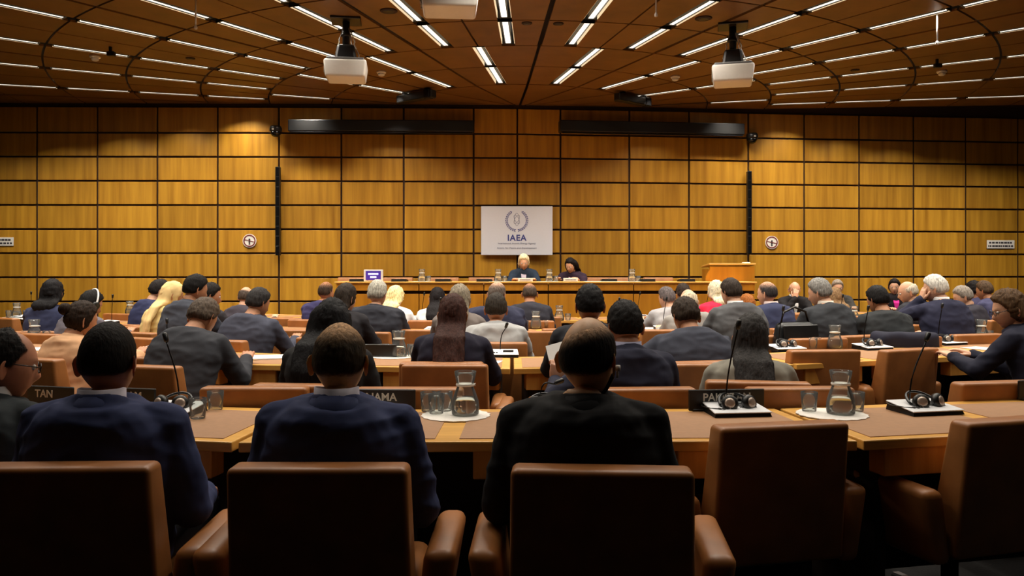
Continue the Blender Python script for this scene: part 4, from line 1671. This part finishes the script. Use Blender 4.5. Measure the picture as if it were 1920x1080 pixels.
flush_remesh()
for _p in PEOPLE:
    assemble(_p)

# ================================================================== EMPTY ARMCHAIRS
for a in (
    (1465, 794, 'empty brown leather armchair at the nearest table, beside the bald-crowned man', 12),
    (1905, 784, 'empty dark-shaded leather armchair cut by the picture edge, nearest table', 16),
    (478, 725, 'empty brown leather armchair back above the nearest table, between the two navy-suited men', 0),
    (768, 727, 'empty brown leather armchair back above the nearest table behind the nearer carafe', 0),
    (1500, 726, 'empty brown leather armchair back above the nearest table behind the PAKISTAN plate', 3),
    (1880, 715, 'empty brown leather armchair back behind the ROMANIA plate', 10),
    (315, 671, 'empty brown leather armchair at the second table, in front of the stooping man\'s near side', -18),
    (828, 679, 'empty brown leather armchair at the second table behind the long-auburn-haired woman', 0),
    (1325, 677, 'empty brown leather armchair tucked at the second table between tousled man and tweed jacket', 14),
    (1545, 656, 'empty brown leather armchair at the second table, beside the tweed-jacketed woman', 6),
    (1706, 654, 'empty brown leather armchair turned slightly, alone at the second table', 24),
    (474, 615, 'empty brown leather armchair beyond the stooping man\'s arm', -12),
    (562, 618, 'empty brown leather armchair beyond the thick-black-haired woman, screen side', -6),
    (787, 618, 'empty brown leather armchair beyond the second table\'s carafe', -4),
    (992, 621, 'empty brown leather armchair beside the man in light grey jacket', 0),
    (1252, 618, 'empty brown leather armchair beyond the young man holding paper', 6),
    (1535, 634, 'empty brown leather armchair beyond the second table behind a carafe, bag side', 14),
    (1697, 610, 'empty brown leather armchair turned aside beyond the lone turned armchair', 34),
    (276, 612, 'empty brown leather armchair back beyond the cropped dark-haired man', -14),
    (224, 588, 'empty brown leather armchair beside the man in slate suit, farther row', -22),
    (283, 578, 'empty brown leather armchair turned aside before the woman in cream headscarf', -40),
    (720, 598, 'empty brown leather armchair below the grey-haired man in black suit', -4),
    (543, 596, 'empty brown leather armchair beyond the dark-grey-haired man, arm on table', -8),
    (1012, 594, 'empty brown leather armchair below the bald man in dark navy suit', 0),
    (1066, 616, 'empty brown leather armchair beside the black-haired man behind the bald crown', 2),
    (1228, 593, 'empty brown leather armchair below the pale grey jacket', 6),
    (1484, 588, 'empty brown leather armchair beside the man in blue suit', 12),
    (1456, 611, 'empty brown leather armchair in front of the man in blue suit', 10),
    (6, 596, 'empty brown leather armchair at the picture edge before the table crowded with papers', -30),
):
    chair_px(*a)

# ================================================================== PODIUM, LECTERN, DAIS
dais = mesh_obj('floor_dais', *prism_vf([(-3.1, 11.95), (4.2, 11.95), (4.2, 13.9), (-3.1, 13.75)], 0, .42), M_DARKWOOD)
dais.name = 'trim_2'
struct(dais)
pod = empty('podium_desk', (0, 11.9, 0))
tag(pod, 'long veneered podium desk along the front wall below the emblem board', 'desk')
edges = [-2.62, -1.385, -.42, .54, 1.81, 3.05, 3.62]
for a, b in zip(edges, edges[1:]):
    bm = B(); add_box(bm, ((a + b) / 2, .02, 1.115), (b - a - .012, .04, .115), .003, 1); bm_obj('upper_panel', bm, M_PODIUM, pod)
    bm = B(); add_box(bm, ((a + b) / 2, .035, .51), (b - a - .012, .04, 1.0), .003, 1); bm_obj('lower_panel', bm, M_PODIUM, pod)
bm = B(); add_box(bm, ((edges[0] + edges[-1]) / 2, .07, .6), (edges[-1] - edges[0], .03, 1.1)); bm_obj('backing', bm, M_GAP, pod)
bm = B(); add_box(bm, ((edges[0] + edges[-1]) / 2, .33, 1.18), (edges[-1] - edges[0] + .04, .70, .022), .005, 2); bm_obj('desktop', bm, M_OAK, pod)
for x in (edges[0] + .02, edges[-1] - .02):
    bm = B(); add_box(bm, (x, .40, .59), (.04, .55, 1.15), .003, 1); bm_obj('side_panel', bm, M_PODIUM, pod)

lc = px(1368, 508, 12.75)
lec = empty('lectern', (lc.x, 12.62, .42))
tag(lec, 'veneered wooden lectern standing at the end of the podium desk', 'lectern')
lw = 84 * 12.6 / FPX
bm = B(); add_box(bm, (0, 0, .50), (lw, .05, 1.0), .004, 1); bm_obj('front_panel', bm, M_PODIUM, lec)
for s in (-1, 1):
    bm = B(); add_box(bm, (s * (lw / 2 - .02), .25, .48), (.04, .48, .96), .004, 1); bm_obj('side_panel', bm, M_PODIUM, lec)
V, F = prism_vf([(-lw / 2 - .13, .62 - .42 + .1), (-lw / 2, .62 - .42 + .1), (-lw / 2, .95), (-lw / 2 - .06, .84), (-lw / 2 - .07, .72)], -.02, .03)
V = [(v[0], v[2], v[1]) for v in V]
mesh_obj('wing', V, [f[::-1] for f in F], M_PODIUM, lec)
bm = B(); add_box(bm, (0, .22, 1.02), (lw + .03, .52, .028), .006, 2, rot=(R(-4), 0, 0)); bm_obj('top', bm, M_OAK, lec)
bm = B(); add_box(bm, (lw * .36, .1, 1.055), (.11, .12, .035), .012, 2); bm_obj('microphone_base', bm, M_WHITEP, lec)

# ================================================================== THINGS ON THE TABLES
def console_proto(M_TOP=None):
    root = empty('microphone_console')
    tag(root, 'console', 'microphone console')
    # wedge base
    V = [(-.125, -.10, 0), (.125, -.10, 0), (.115, .09, 0), (-.115, .09, 0), (-.12, -.095, .016), (.12, -.095, .016), (.11, .085, .034), (-.11, .085, .034)]
    F = [(3, 2, 1, 0), (4, 5, 6, 7), (0, 1, 5, 4), (1, 2, 6, 5), (2, 3, 7, 6), (3, 0, 4, 7)]
    o = mesh_obj('base', V, F, M_BLACK, root)
    V = [(-.127, -.102, .016), (.127, -.102, .016), (.117, .09, .036), (-.117, .09, .036), (-.125, -.10, .022), (.125, -.10, .022), (.115, .088, .042), (-.115, .088, .042)]
    tp = mesh_obj('top_plate', V, F, M_TOP or M_SILVER, root)
    b = tp.modifiers.new('b', 'BEVEL'); b.width = .006; b.segments = 2
    for i in range(4):
        bm = B(); add_box(bm, (-.085 + i * .018, -.05, .029), (.012, .012, .008), .002, 1, rot=(R(6), 0, 0)); bm_obj('button', bm, M_BLACKM, tp)
    bm = B()
    for i in range(5):
        add_box(bm, (.05, -.03 + i * .016, .0305 + i * .0017), (.075, .005, .003), rot=(R(6), 0, 0))
    bm_obj('speaker_grille', bm, M_BLACKM, tp)
    return root


def add_gooseneck(root, tipv):
    bm = B()
    p0 = Vector((-.01, .07, .036))
    p3 = Vector(tipv)
    pts = []
    for i in range(9):
        t = i / 8
        p1 = p0 + Vector((0, .0, .14)); p2 = p3 + (p0 - p3) * .2
        pts.append(p0 * (1 - t) ** 3 + p1 * 3 * t * (1 - t) ** 2 + p2 * 3 * t * t * (1 - t) + p3 * t ** 3)
    add_tube(bm, pts, .0036, 8)
    gn = bm_obj('gooseneck', bm, M_BLACKM, root, True)
    d = (pts[-1] - pts[-2]).normalized()
    bm = B(); add_tube(bm, [p3 - d * .004, p3 + d * .004, p3 + d * .035, p3 + d * .042], [.006, .0105, .0115, .006], 10)
    bm_obj('microphone_head', bm, M_BLACK, gn, True)


def headphones_proto():
    root = empty('headphones')
    tag(root, 'headphones', 'headphones')
    bm = B()
    pts = [(.075 * math.cos(a), .085 * math.sin(a) + .0, .018 + .035 * math.sin(a)) for a in [PI * i / 14 for i in range(15)]]
    add_tube(bm, pts, .006, 8)
    bm_obj('headband', bm, M_BLACK, root, True)
    for s in (-1, 1):
        M = Matrix.Translation((s * .045, -.02, .034)) @ Matrix.Rotation(R(68), 4, 'X') @ Matrix.Rotation(R(s * 22), 4, 'Y')
        bm = B(); add_lathe(bm, [(.02, -.018), (.034, -.014), (.036, .004), (.03, .014)], 18, M=M)
        ec = bm_obj('ear_cup', bm, M_BLACK, root, True)
        bm = B(); add_lathe(bm, [(.022, .0), (.022, .016), (.012, .019)], 16, M=M)
        bm_obj('cup_plate', bm, plain('warm_silver', rgb((168, 150, 136)), .35, .5), ec, True)
        bm = B(); add_tube(bm, [(s * .075, .0, .018), (s * .066, -.012, .03), (s * .05, -.018, .034)], .005, 6); bm_obj('yoke', bm, M_BLACK, root, True)
    bm = B(); add_tube(bm, [(-.045, -.03, .015), (-.09, -.05, .02), (-.13, -.02, .015), (-.14, .05, .006), (-.12, .1, .004)], .0025, 5); bm_obj('cord', bm, M_BLACK, root, True)
    return root


def carafe_proto():
    root = empty('water_carafe')
    tag(root, 'carafe', 'carafe')
    out = [(.052, .0), (.058, .006), (.060, .03), (.057, .06), (.044, .098), (.036, .118), (.037, .135), (.044, .165), (.047, .185)]
    inn = [(r - .0035, z) for r, z in out[::-1]]
    inn[-1] = (.045, .008); inn[-2] = (.0535, .012)
    bm = B(); add_lathe(bm, out + inn, 28); bm_obj('glass', bm, M_GLASS, root, True)
    bm = B(); add_lathe(bm, [(.044, .010), (.0525, .014), (.0555, .03), (.0525, .06), (.048, .074)], 28); bm_obj('water', bm, M_WATER, root, True)
    bm = B(); add_tube(bm, [(.035, .0, .125), (.045, 0, .130), (.044, 0, .120)], .003, 6)
    M = Matrix.Identity(4)
    add_lathe(bm, [(.0365, .122), (.040, .124), (.040, .131), (.0365, .133)], 28)
    bm_obj('neck_band', bm, M_WHITEP, root, True)
    return root


def tumbler_proto():
    out = [(.026, 0), (.030, .003), (.034, .05), (.036, .085)]
    inn = [(.0335, .085), (.0318, .05), (.0275, .010), (.02, .009)]
    bm = B(); add_lathe(bm, out + inn, 20)
    o = bm_obj('tumbler', bm, M_GLASS, None, True)
    return tag(o, 'tumbler', 'glass')


def doily_proto():
    bm = B()
    n = 36
    top, bot = [], []
    for i in range(n):
        a = 2 * PI * i / n
        r = .145 + (.004 if i % 2 else -.003)
        top.append(bm.verts.new((r * math.cos(a), r * math.sin(a), .003)))
        bot.append(bm.verts.new((r * math.cos(a), r * math.sin(a), .0)))
    bm.faces.new(top); bm.faces.new(bot[::-1])
    for i in range(n):
        bm.faces.new((bot[i], bot[(i + 1) % n], top[(i + 1) % n], top[i]))
    o = bm_obj('paper_doily', bm, M_DOILY)
    return tag(o, 'doily', 'doily')


PROTO = {}


def put(kind, make, loc, rz, label, group):
    if kind not in PROTO:
        o = make()
        PROTO[kind] = o
        o.location = loc
        o.rotation_euler = (0, 0, rz)
        o['label'] = label
        o['group'] = group
        return o
    src = PROTO[kind]
    r = src.copy(); COL.objects.link(r)
    r.location = loc; r.rotation_euler = (0, 0, rz); r['label'] = label; r['group'] = group
    for ch in SRC_CHILDREN.get(kind, src.children):
        if ch.name.split('.')[0] == 'gooseneck':
            continue
        c = ch.copy(); COL.objects.link(c); c.parent = r
        for q in ch.children:
            d = q.copy(); COL.objects.link(d); d.parent = c
    return r


SRC_CHILDREN = {}
PADZ = .7430


def console(x, y, label, rz=0.0, neck=None, phones=None, dz=0.0, cradle=True):
    p = on_table(x, y)
    p.z = PADZ + dz
    rz = rz or math.atan(2 * .06 * p.x)
    o = put('console', console_proto, p, rz, label + ' console'[:0], 'microphone consoles on the tables')
    add_gooseneck(o, neck or (.02, .06, .30))
    if phones:
        M = Matrix.Rotation(rz, 3, 'Z')
        q = p + M @ Vector((.01, -.005, .016))
        h = put('phones', headphones_proto, q, rz + .1, phones, 'headphones resting on the consoles')
        h.rotation_euler = (R(6), 0, rz + R(4))
    return o


def carafe(x, y, label, tum=(), dy=True, big=True):
    p = on_table(x, y)
    p.z = PADZ
    nm = label
    if dy:
        put('doily', doily_proto, p + Vector((-.03, -.005, 0)), 0, 'round white paper doily under the ' + nm, 'paper doilies')
    z = PADZ + .003
    put('carafe', carafe_proto, Vector((p.x + .01, p.y, z)), .4, nm[0].upper() * 0 + 'glass water ' + nm, 'glass water carafes')
    neg = sorted(t[0] for t in tum if t[0] < 0)
    pos = sorted((t[0] for t in tum if t[0] > 0), reverse=True)
    for i, (dx, dyy) in enumerate(tum):
        lst, sd = (neg, 'screen side') if dx < 0 else (pos, 'lectern side')
        k = lst.index(dx)
        word = ('' if len(lst) == 1 else ('outer ' if k == 0 else ('inner ' if k == len(lst) - 1 else 'middle '))) + sd
        put('tumbler', tumbler_proto, Vector((p.x + dx, p.y + dyy, z)), 0, 'tumbler at the ' + word + ' of the ' + nm, 'water tumblers on the tables')


def nameplate(x, y, txt, label, wd=.345, rz=0.0, align='CENTER', tx=0.0, Y=None, h=.092, white=False):
    if Y is None:
        p = on_table(x, y)
    else:
        p = px(x, y, Y); p.z = .74
    p.z = .7400
    root = empty('name_plate', p, rz or math.atan(2 * .06 * p.x))
    tag(root, label, 'name plate', 'name plates')
    bm = B(); add_box(bm, (0, 0, h / 2 + .004), (wd, .012, h), .003, 1); bm_obj('plate', bm, M_WHITEP if white else M_BLACK, root)
    bm = B(); add_box(bm, (0, .015, .006), (wd * .9, .05, .012), .003, 1); bm_obj('foot', bm, M_BLACK, root)
    if txt:
        text_obj('lettering', txt, .048, M_WHITEINK, root, (tx, -.0068, h * .66), (PI / 2, 0, 0), align, .0008)
    return root


def sheet(x, y, label, rz=0.0, w=.21, h=.297, z=PADZ, n=1, mat=None):
    p = on_table(x, y)
    p.z = z
    root = None
    bm = B(); add_box(bm, (0, 0, .0015 * n), (w, h, .003 * n))
    o = bm_obj('paper_sheet', bm, mat or M_PAPER, None, loc=p, rot=(0, 0, rz))
    tag(o, label, 'paper', 'papers on the tables')
    return o


# nearest table
console(322, 776, 'silver microphone console with headphones beside the cropped dark-haired man', neck=(-.09, .10, .30), phones='black headphones on the console beside the cropped dark-haired man')
console(1018, 778, 'silver microphone console half hidden by the bald-crowned man', neck=(.06, .09, .12), phones='black headphones with silver cups half hidden by the bald-crowned man')
console(1377, 776, 'silver microphone console in front of the PAKISTAN plate', neck=(.035, .05, .36), phones='black headphones on the console before the PAKISTAN plate')
console(1730, 773, 'silver microphone console before the lone turned armchair', neck=(.10, .10, .30), phones='black headphones on the console before the lone turned armchair')
carafe(868, 780, 'carafe between the shaven-headed and bald-crowned men', ((-.115, .02), (-.085, .085), (-.155, .075)))
carafe(1572, 778, 'carafe in front of the tweed-jacketed woman', ((-.105, .055), (.10, .055)))
p = on_table(371, 786)
put('tumbler', tumbler_proto, Vector((p.x, p.y, PADZ)), 0, 'clear tumbler standing alone beside the cropped dark-haired man\'s console', 'lone tumblers')
p = on_table(404, 769)
put('tumbler', tumbler_proto, Vector((p.x, p.y, .7405)), 0, 'clear tumbler at the table\'s far edge behind the lone tumbler', 'lone tumblers')
nameplate(1362, 767, 'PAKISTAN', 'black name plate lettered PAKISTAN at the nearest table', .345, Y=3.53)
nameplate(716, 767, 'PANAMA', 'black name plate half hidden behind the shaven-headed man', .30, Y=3.53, tx=-.03)
nameplate(95, 757, 'TAN', 'black name plate with letters TAN beside the bespectacled man', .25, Y=3.62, tx=-.03)
nameplate(262, 760, 'AM', 'black name plate with letters AM beside the cropped dark-haired man', .16, Y=3.56, tx=-.02)
nameplate(1960, 758, 'ROMANIA', 'black name plate lettered ROMANIA cut by the picture edge', .34, Y=3.86)
sheet(702, 775, 'white paper on the nearest table behind the shaven-headed man\'s neck', .2, .15, .16)
# paper held up by the young man
bm = B()
for i in range(6):
    pass
vs = add_box(bm, (0, 0, 0), (.105, .003, .24), rot=None)
hp = bm_obj('paper_sheet', bm, M_PAPER, None, loc=px(1050, 682, 4.19), rot=(R(-30), R(-16), R(-6)))
tag(hp, 'white sheet of paper held up by the young man in dark navy suit', 'paper')

# second table
carafe(745, 670, 'second-table carafe beside the auburn hair', ((.10, .03), (.13, -.05), (-.10, .05)))
carafe(1563, 655, 'carafe beyond the armchair beside the tweed jacket', ((-.12, .03), (-.17, -.02)), dy=False)
carafe(1838, 640, 'carafe before the bespectacled woman', ((-.10, .06), (.10, .04)))
carafe(62, 640, 'carafe near the bespectacled man', ((.12, .0), (.06, -.10), (-.09, .04)))
console(1472, 657, 'silver microphone console beyond the tweed-jacketed woman', phones='black headphones on the console beyond the tweed-jacketed woman')
console(1634, 655, 'silver microphone console between the two empty tall armchairs', phones='black headphones between the two empty tall armchairs')
console(1775, 646, 'silver microphone console before the white-haired man\'s back', phones='black headphones on the console before the white-haired man\'s back')
console(303, 657, 'silver microphone console beyond the cropped dark-haired man\'s ear', neck=(-.02, .08, .2))
console(940, 668, 'silver microphone console beside the auburn hair', neck=(.03, .05, .2))
nameplate(1720, 634, '', 'black name plate at the second table beside the white-haired man', .20, Y=6.5)
nameplate(705, 660, '', 'black name plate behind the second table\'s carafe', .30, Y=5.68)
sheet(494, 672, 'white papers before the stooping man', .3, .3, .25, n=3)
sheet(905, 682, 'white paper under the auburn-haired woman\'s arm', -.2)
sheet(1225, 672, 'white paper beside the tousled man\'s elbow', .3)
sheet(1850, 655, 'white paper under the bespectacled woman\'s hand', .5)
sheet(85, 655, 'white paper beside the carafe near the bespectacled man', .4)

# third table
carafe(724, 620, 'carafe below the grey-haired man in black suit', ((-.11, .02), (.1, .05)))
carafe(1003, 617, 'carafe beside the light grey jacket', ((-.10, .0), (.12, .05)), dy=False)
console(200, 608, 'silver microphone console before the person with silver headphone band')
console(640, 619, 'silver microphone console beyond the thick-black-haired woman')
console(820, 621, 'silver microphone console beyond the auburn hair')
console(1160, 621, 'silver microphone console beyond the young man holding paper')
console(1585, 607, 'silver microphone console before the hunched man', phones='black headphones before the hunched man')
console(1250, 619, 'silver microphone console before the bald man in light grey jacket')
sheet(1213, 617, 'white papers before the tousled man on the third table', .1, .4, .25, n=2)
sheet(655, 615, 'white paper on the third table beside the long dark brown hair', .2)
for i, (x, y, lab) in enumerate(((22, 597, 'white papers lying on the table crowded with glasses, front edge'), (40, 595, 'white booklet among the glasses, farther on the crowded table'),
                                 (8, 597, 'white sheet at the picture edge of the crowded table'), (55, 598, 'white sheet beside the bobbed woman on the crowded table'))):
    sheet(x, y, lab, .3 * i, .25, .2, n=2)
carafe(30, 595, 'carafe on the table crowded with papers', ((.10, .05), (-.11, .02), (.2, -.03), (.24, .08)), dy=False)
console(48, 596, 'silver microphone console on the table crowded with papers')
carafe(1600, 604, 'carafe beyond the grey-haired man with black bag', ((.1, .05), (-.1, .04)), dy=False)
sheet(1822, 594, 'white booklet in front of the cropped grey-haired man', .6, .25, .25, n=3)

# farthest table
carafe(1047, 602, 'carafe near the dark bald man in navy', ((-.1, .03), (.12, .04)), dy=False)
carafe(242, 590, 'carafe at the farthest table below the blank veneer', ((.12, .03),), dy=False)
console(790, 599, 'silver microphone console between the two women in white tops')
console(875, 601, 'silver microphone console on the farthest table behind the grey-brown hair')
console(1200, 597, 'silver microphone console below the pale grey jacket')
console(1330, 596, 'silver microphone console before the woman in red top')
for i, (x, y, lab) in enumerate(((770, 601, 'white paper before the blonde bobbed woman'), (835, 600, 'white paper before the black-haired woman in white top'),
                                 (1215, 598, 'white paper before the pale grey jacket'), (1495, 583, 'white paper before the bald man facing the room'),
                                 (405, 597, 'white papers before the man in profile'))):
    sheet(x, y, lab, .2 * i - .3, .3, .2, n=2)

# podium things
DT = 1.191


def pod_at(x, y=.3):
    Y = 11.9 + y
    return Vector(((x - 960) * Y / FPX, Y, DT))


scr = empty('desk_screen', pod_at(700, .06))
tag(scr, 'small purple screen with white text in a white frame on the podium desk', 'screen')
k = 12.0 / FPX
bm = B(); add_box(bm, (0, .012, 11.5 * k), (36 * k, .03, 22 * k), .006, 2); bm_obj('frame', bm, M_WHITEP, scr)
bm = B(); add_box(bm, (0, -.006, 11.5 * k), (28 * k, .008, 17 * k)); so = bm_obj('screen', bm, M_SCREEN, scr)
dashes('screen_text', [1, .6], 19 * k, 12 * k, M_SCREENTXT, so, (0, -.0125, 11.5 * k), 4)
bm = B(); add_box(bm, (0, .05, .006), (.16, .1, .012), .003, 1); bm_obj('stand', bm, M_BLACK, scr)
for x, lab in ((671, 'dark microphone console on the podium desk left end by the purple screen'), (749, 'dark microphone console on the podium desk next to the purple screen'),
               (831, 'dark microphone console midway along the podium desk, screen side'), (908, 'dark microphone console on the podium desk beside a carafe, below the board'),
               (1142, 'dark microphone console on the podium desk beside the black-haired woman'), (1213, 'dark microphone console midway towards the lectern on the podium desk'),
               (1287, 'dark microphone console on the podium desk nearest the lectern')):
    lab = lab.replace(' left end', ' end')
    put('console_dark', lambda: console_proto(M_BLACK), pod_at(x, .2), PI, lab, 'dark consoles on the podium desk')
for x, lab in ((791, 'carafe on the podium desk, screen side'), (934, 'carafe on the podium desk beside the blonde woman'), (1030, 'carafe on the podium desk between the two women'),
               (1185, 'carafe on the podium desk towards the lectern')):
    q = pod_at(x, .15)
    put('doily', doily_proto, q, 0, 'white paper doily under the ' + lab, 'paper doilies')
    put('carafe', carafe_proto, q + Vector((0, 0, .003)), 0, 'glass water ' + lab, 'glass water carafes')
    put('tumbler', tumbler_proto, q + Vector((.10, .02, .003)), 0, 'clear tumbler beside the ' + lab, 'tumblers on the podium desk')
for x, lab in ((985, 'white name plate in front of the blonde woman at the podium'), (1070, 'white name plate in front of the black-haired woman at the podium')):
    root = empty('name_plate', pod_at(x, .10))
    tag(root, lab, 'name plate', 'white name plates on the podium')
    bm = B(); add_box(bm, (0, 0, .028), (.22, .012, .05), .003, 1); bm_obj('plate', bm, M_WHITEP, root)
    dashes('printed_lines', [.8], .2, .03, M_GREYINK, root, (0, -.0085, .028), x)
    bm = B(); add_box(bm, (0, .02, .004), (.2, .05, .008)); bm_obj('foot', bm, M_BLACK, root)
for x, w_, lab in ((1115, .3, 'white papers on the podium desk beside the black-haired woman'), (1150, .28, 'white papers farther along the podium desk towards the lectern')):
    q = pod_at(x, .14)
    bm = B(); add_box(bm, (0, 0, .003), (w_, .2, .006)); o = bm_obj('paper_sheet', bm, M_PAPER, None, loc=q)
    tag(o, lab, 'paper', 'papers on the podium desk')
for x, lab in ((655, 'brown leather armchair at the podium end behind the purple screen'), (742, 'brown leather armchair behind the podium next to the purple screen'),
               (830, 'brown leather armchair behind the podium, screen side of the board'), (905, 'brown leather armchair behind the podium below the board edge'),
               (1120, 'brown leather armchair behind the podium beside the black-haired woman'), (1170, 'brown leather armchair behind the podium, second from the black-haired woman'),
               (1240, 'brown leather armchair behind the podium nearest the lectern')):
    q = pod_at(x, 1.0)
    c = chair(q.x, q.y, PI, lab)
    c.location.z = .42

pe = PEOPLE[3]
q = pe.root + Matrix.Rotation(pe.rz, 3, 'Z') @ (pe.hc + pe.Rh @ Vector((.092, -.004, -.020)) * pe.hs)
bm = B()
add_tube(bm, [(0, 0, .008), (0, 0, -.008)], .008, 10)
add_tube(bm, [(0, .002, -.006), (.0, .008, -.03)], .0035, 8)
tag(bm_obj('earphone', bm, M_WHITEP, None, True, loc=q), 'white earphone in the bald-crowned man\'s ear', 'earphone')

ph = PEOPLE[14]
Mh = Matrix.Rotation(ph.rz, 3, 'Z')
hroot = empty('headphones', ph.root + Mh @ ph.hc, 0)
tag(hroot, 'headphones with silver band worn by the person in grey sweater', 'headphones')
bm = B()
add_tube(bm, [Mh @ ph.Rh @ Vector((.102 * math.cos(a), -.012, -.01 + .155 * math.sin(a))) for a in [PI * i / 18 for i in range(19)]], .008, 8)
bm_obj('headband', bm, M_SILVER, hroot, True)
for s_ in (-1, 1):
    c_ = Mh @ ph.Rh @ Vector((s_ * .098, -.012, -.012))
    d_ = Mh @ ph.Rh @ Vector((s_, 0, 0))
    bm = B(); add_tube(bm, [c_ - d_ * .014, c_ - d_ * .01, c_ + d_ * .014, c_ + d_ * .018], [.026, .036, .034, .02], 16)
    bm_obj('ear_cup', bm, M_BLACK, hroot, True)

# bag hung on the chair by the grey-haired man
bq = px(1490, 618, 6.55)
bag = empty('shoulder_bag', (bq.x, bq.y, .60), R(20))
tag(bag, 'black leather bag propped beside the grey-haired man in dark suit', 'bag')
bm = B(); vs = add_box(bm, (0, 0, .17), (.42, .16, .34), .05, 3, taper=(.85, .6)); bm_obj('body', bm, plain('bag_leather', rgb((20, 22, 24)), .35), bag, True)
bm = B(); add_box(bm, (0, -.085, .22), (.34, .02, .2), .008, 1, rot=(R(-8), 0, 0)); bm_obj('flap', bm, plain('bag_leather', rgb((20, 22, 24)), .35), bag)
bm = B(); add_tube(bm, [(-.14, 0, .32), (-.11, 0, .42), (0, 0, .46), (.11, 0, .42), (.14, 0, .32)], .010, 6); bm_obj('handle', bm, M_BLACK, bag, True)
# dark coat over a chair back beyond the console
cp_ = PEOPLE[21]
Mc = Matrix.Rotation(cp_.rz, 3, 'Z')
cq = cp_.root + Mc @ Vector((-.06, .03 - .275, .60))
bm = B()
vs = add_box(bm, (0, 0, 0), (.54, .19, .52), .05, 4)
bmesh.ops.subdivide_edges(bm, edges=[e for e in bm.edges if e.calc_length() > .1], cuts=6, use_grid_fill=True)
for v in bm.verts:
    n_ = mnoise.noise((v.co.x * 9, v.co.y * 6, v.co.z * 3)) + .5 * mnoise.noise((v.co.x * 24, 2, v.co.z * 5))
    v.co.y += .018 * n_ - .055 * v.co.z
    v.co.z += .012 * n_
    v.co.x *= 1 + .05 * mnoise.noise((v.co.z * 7, 1, 4))
co_ = bm_obj('coat', bm, cloth((30, 30, 42)), None, True, loc=cq, rot=(0, 0, cp_.rz))
tag(co_, 'dark navy coat draped over the chair back of the hunched man', 'coat')
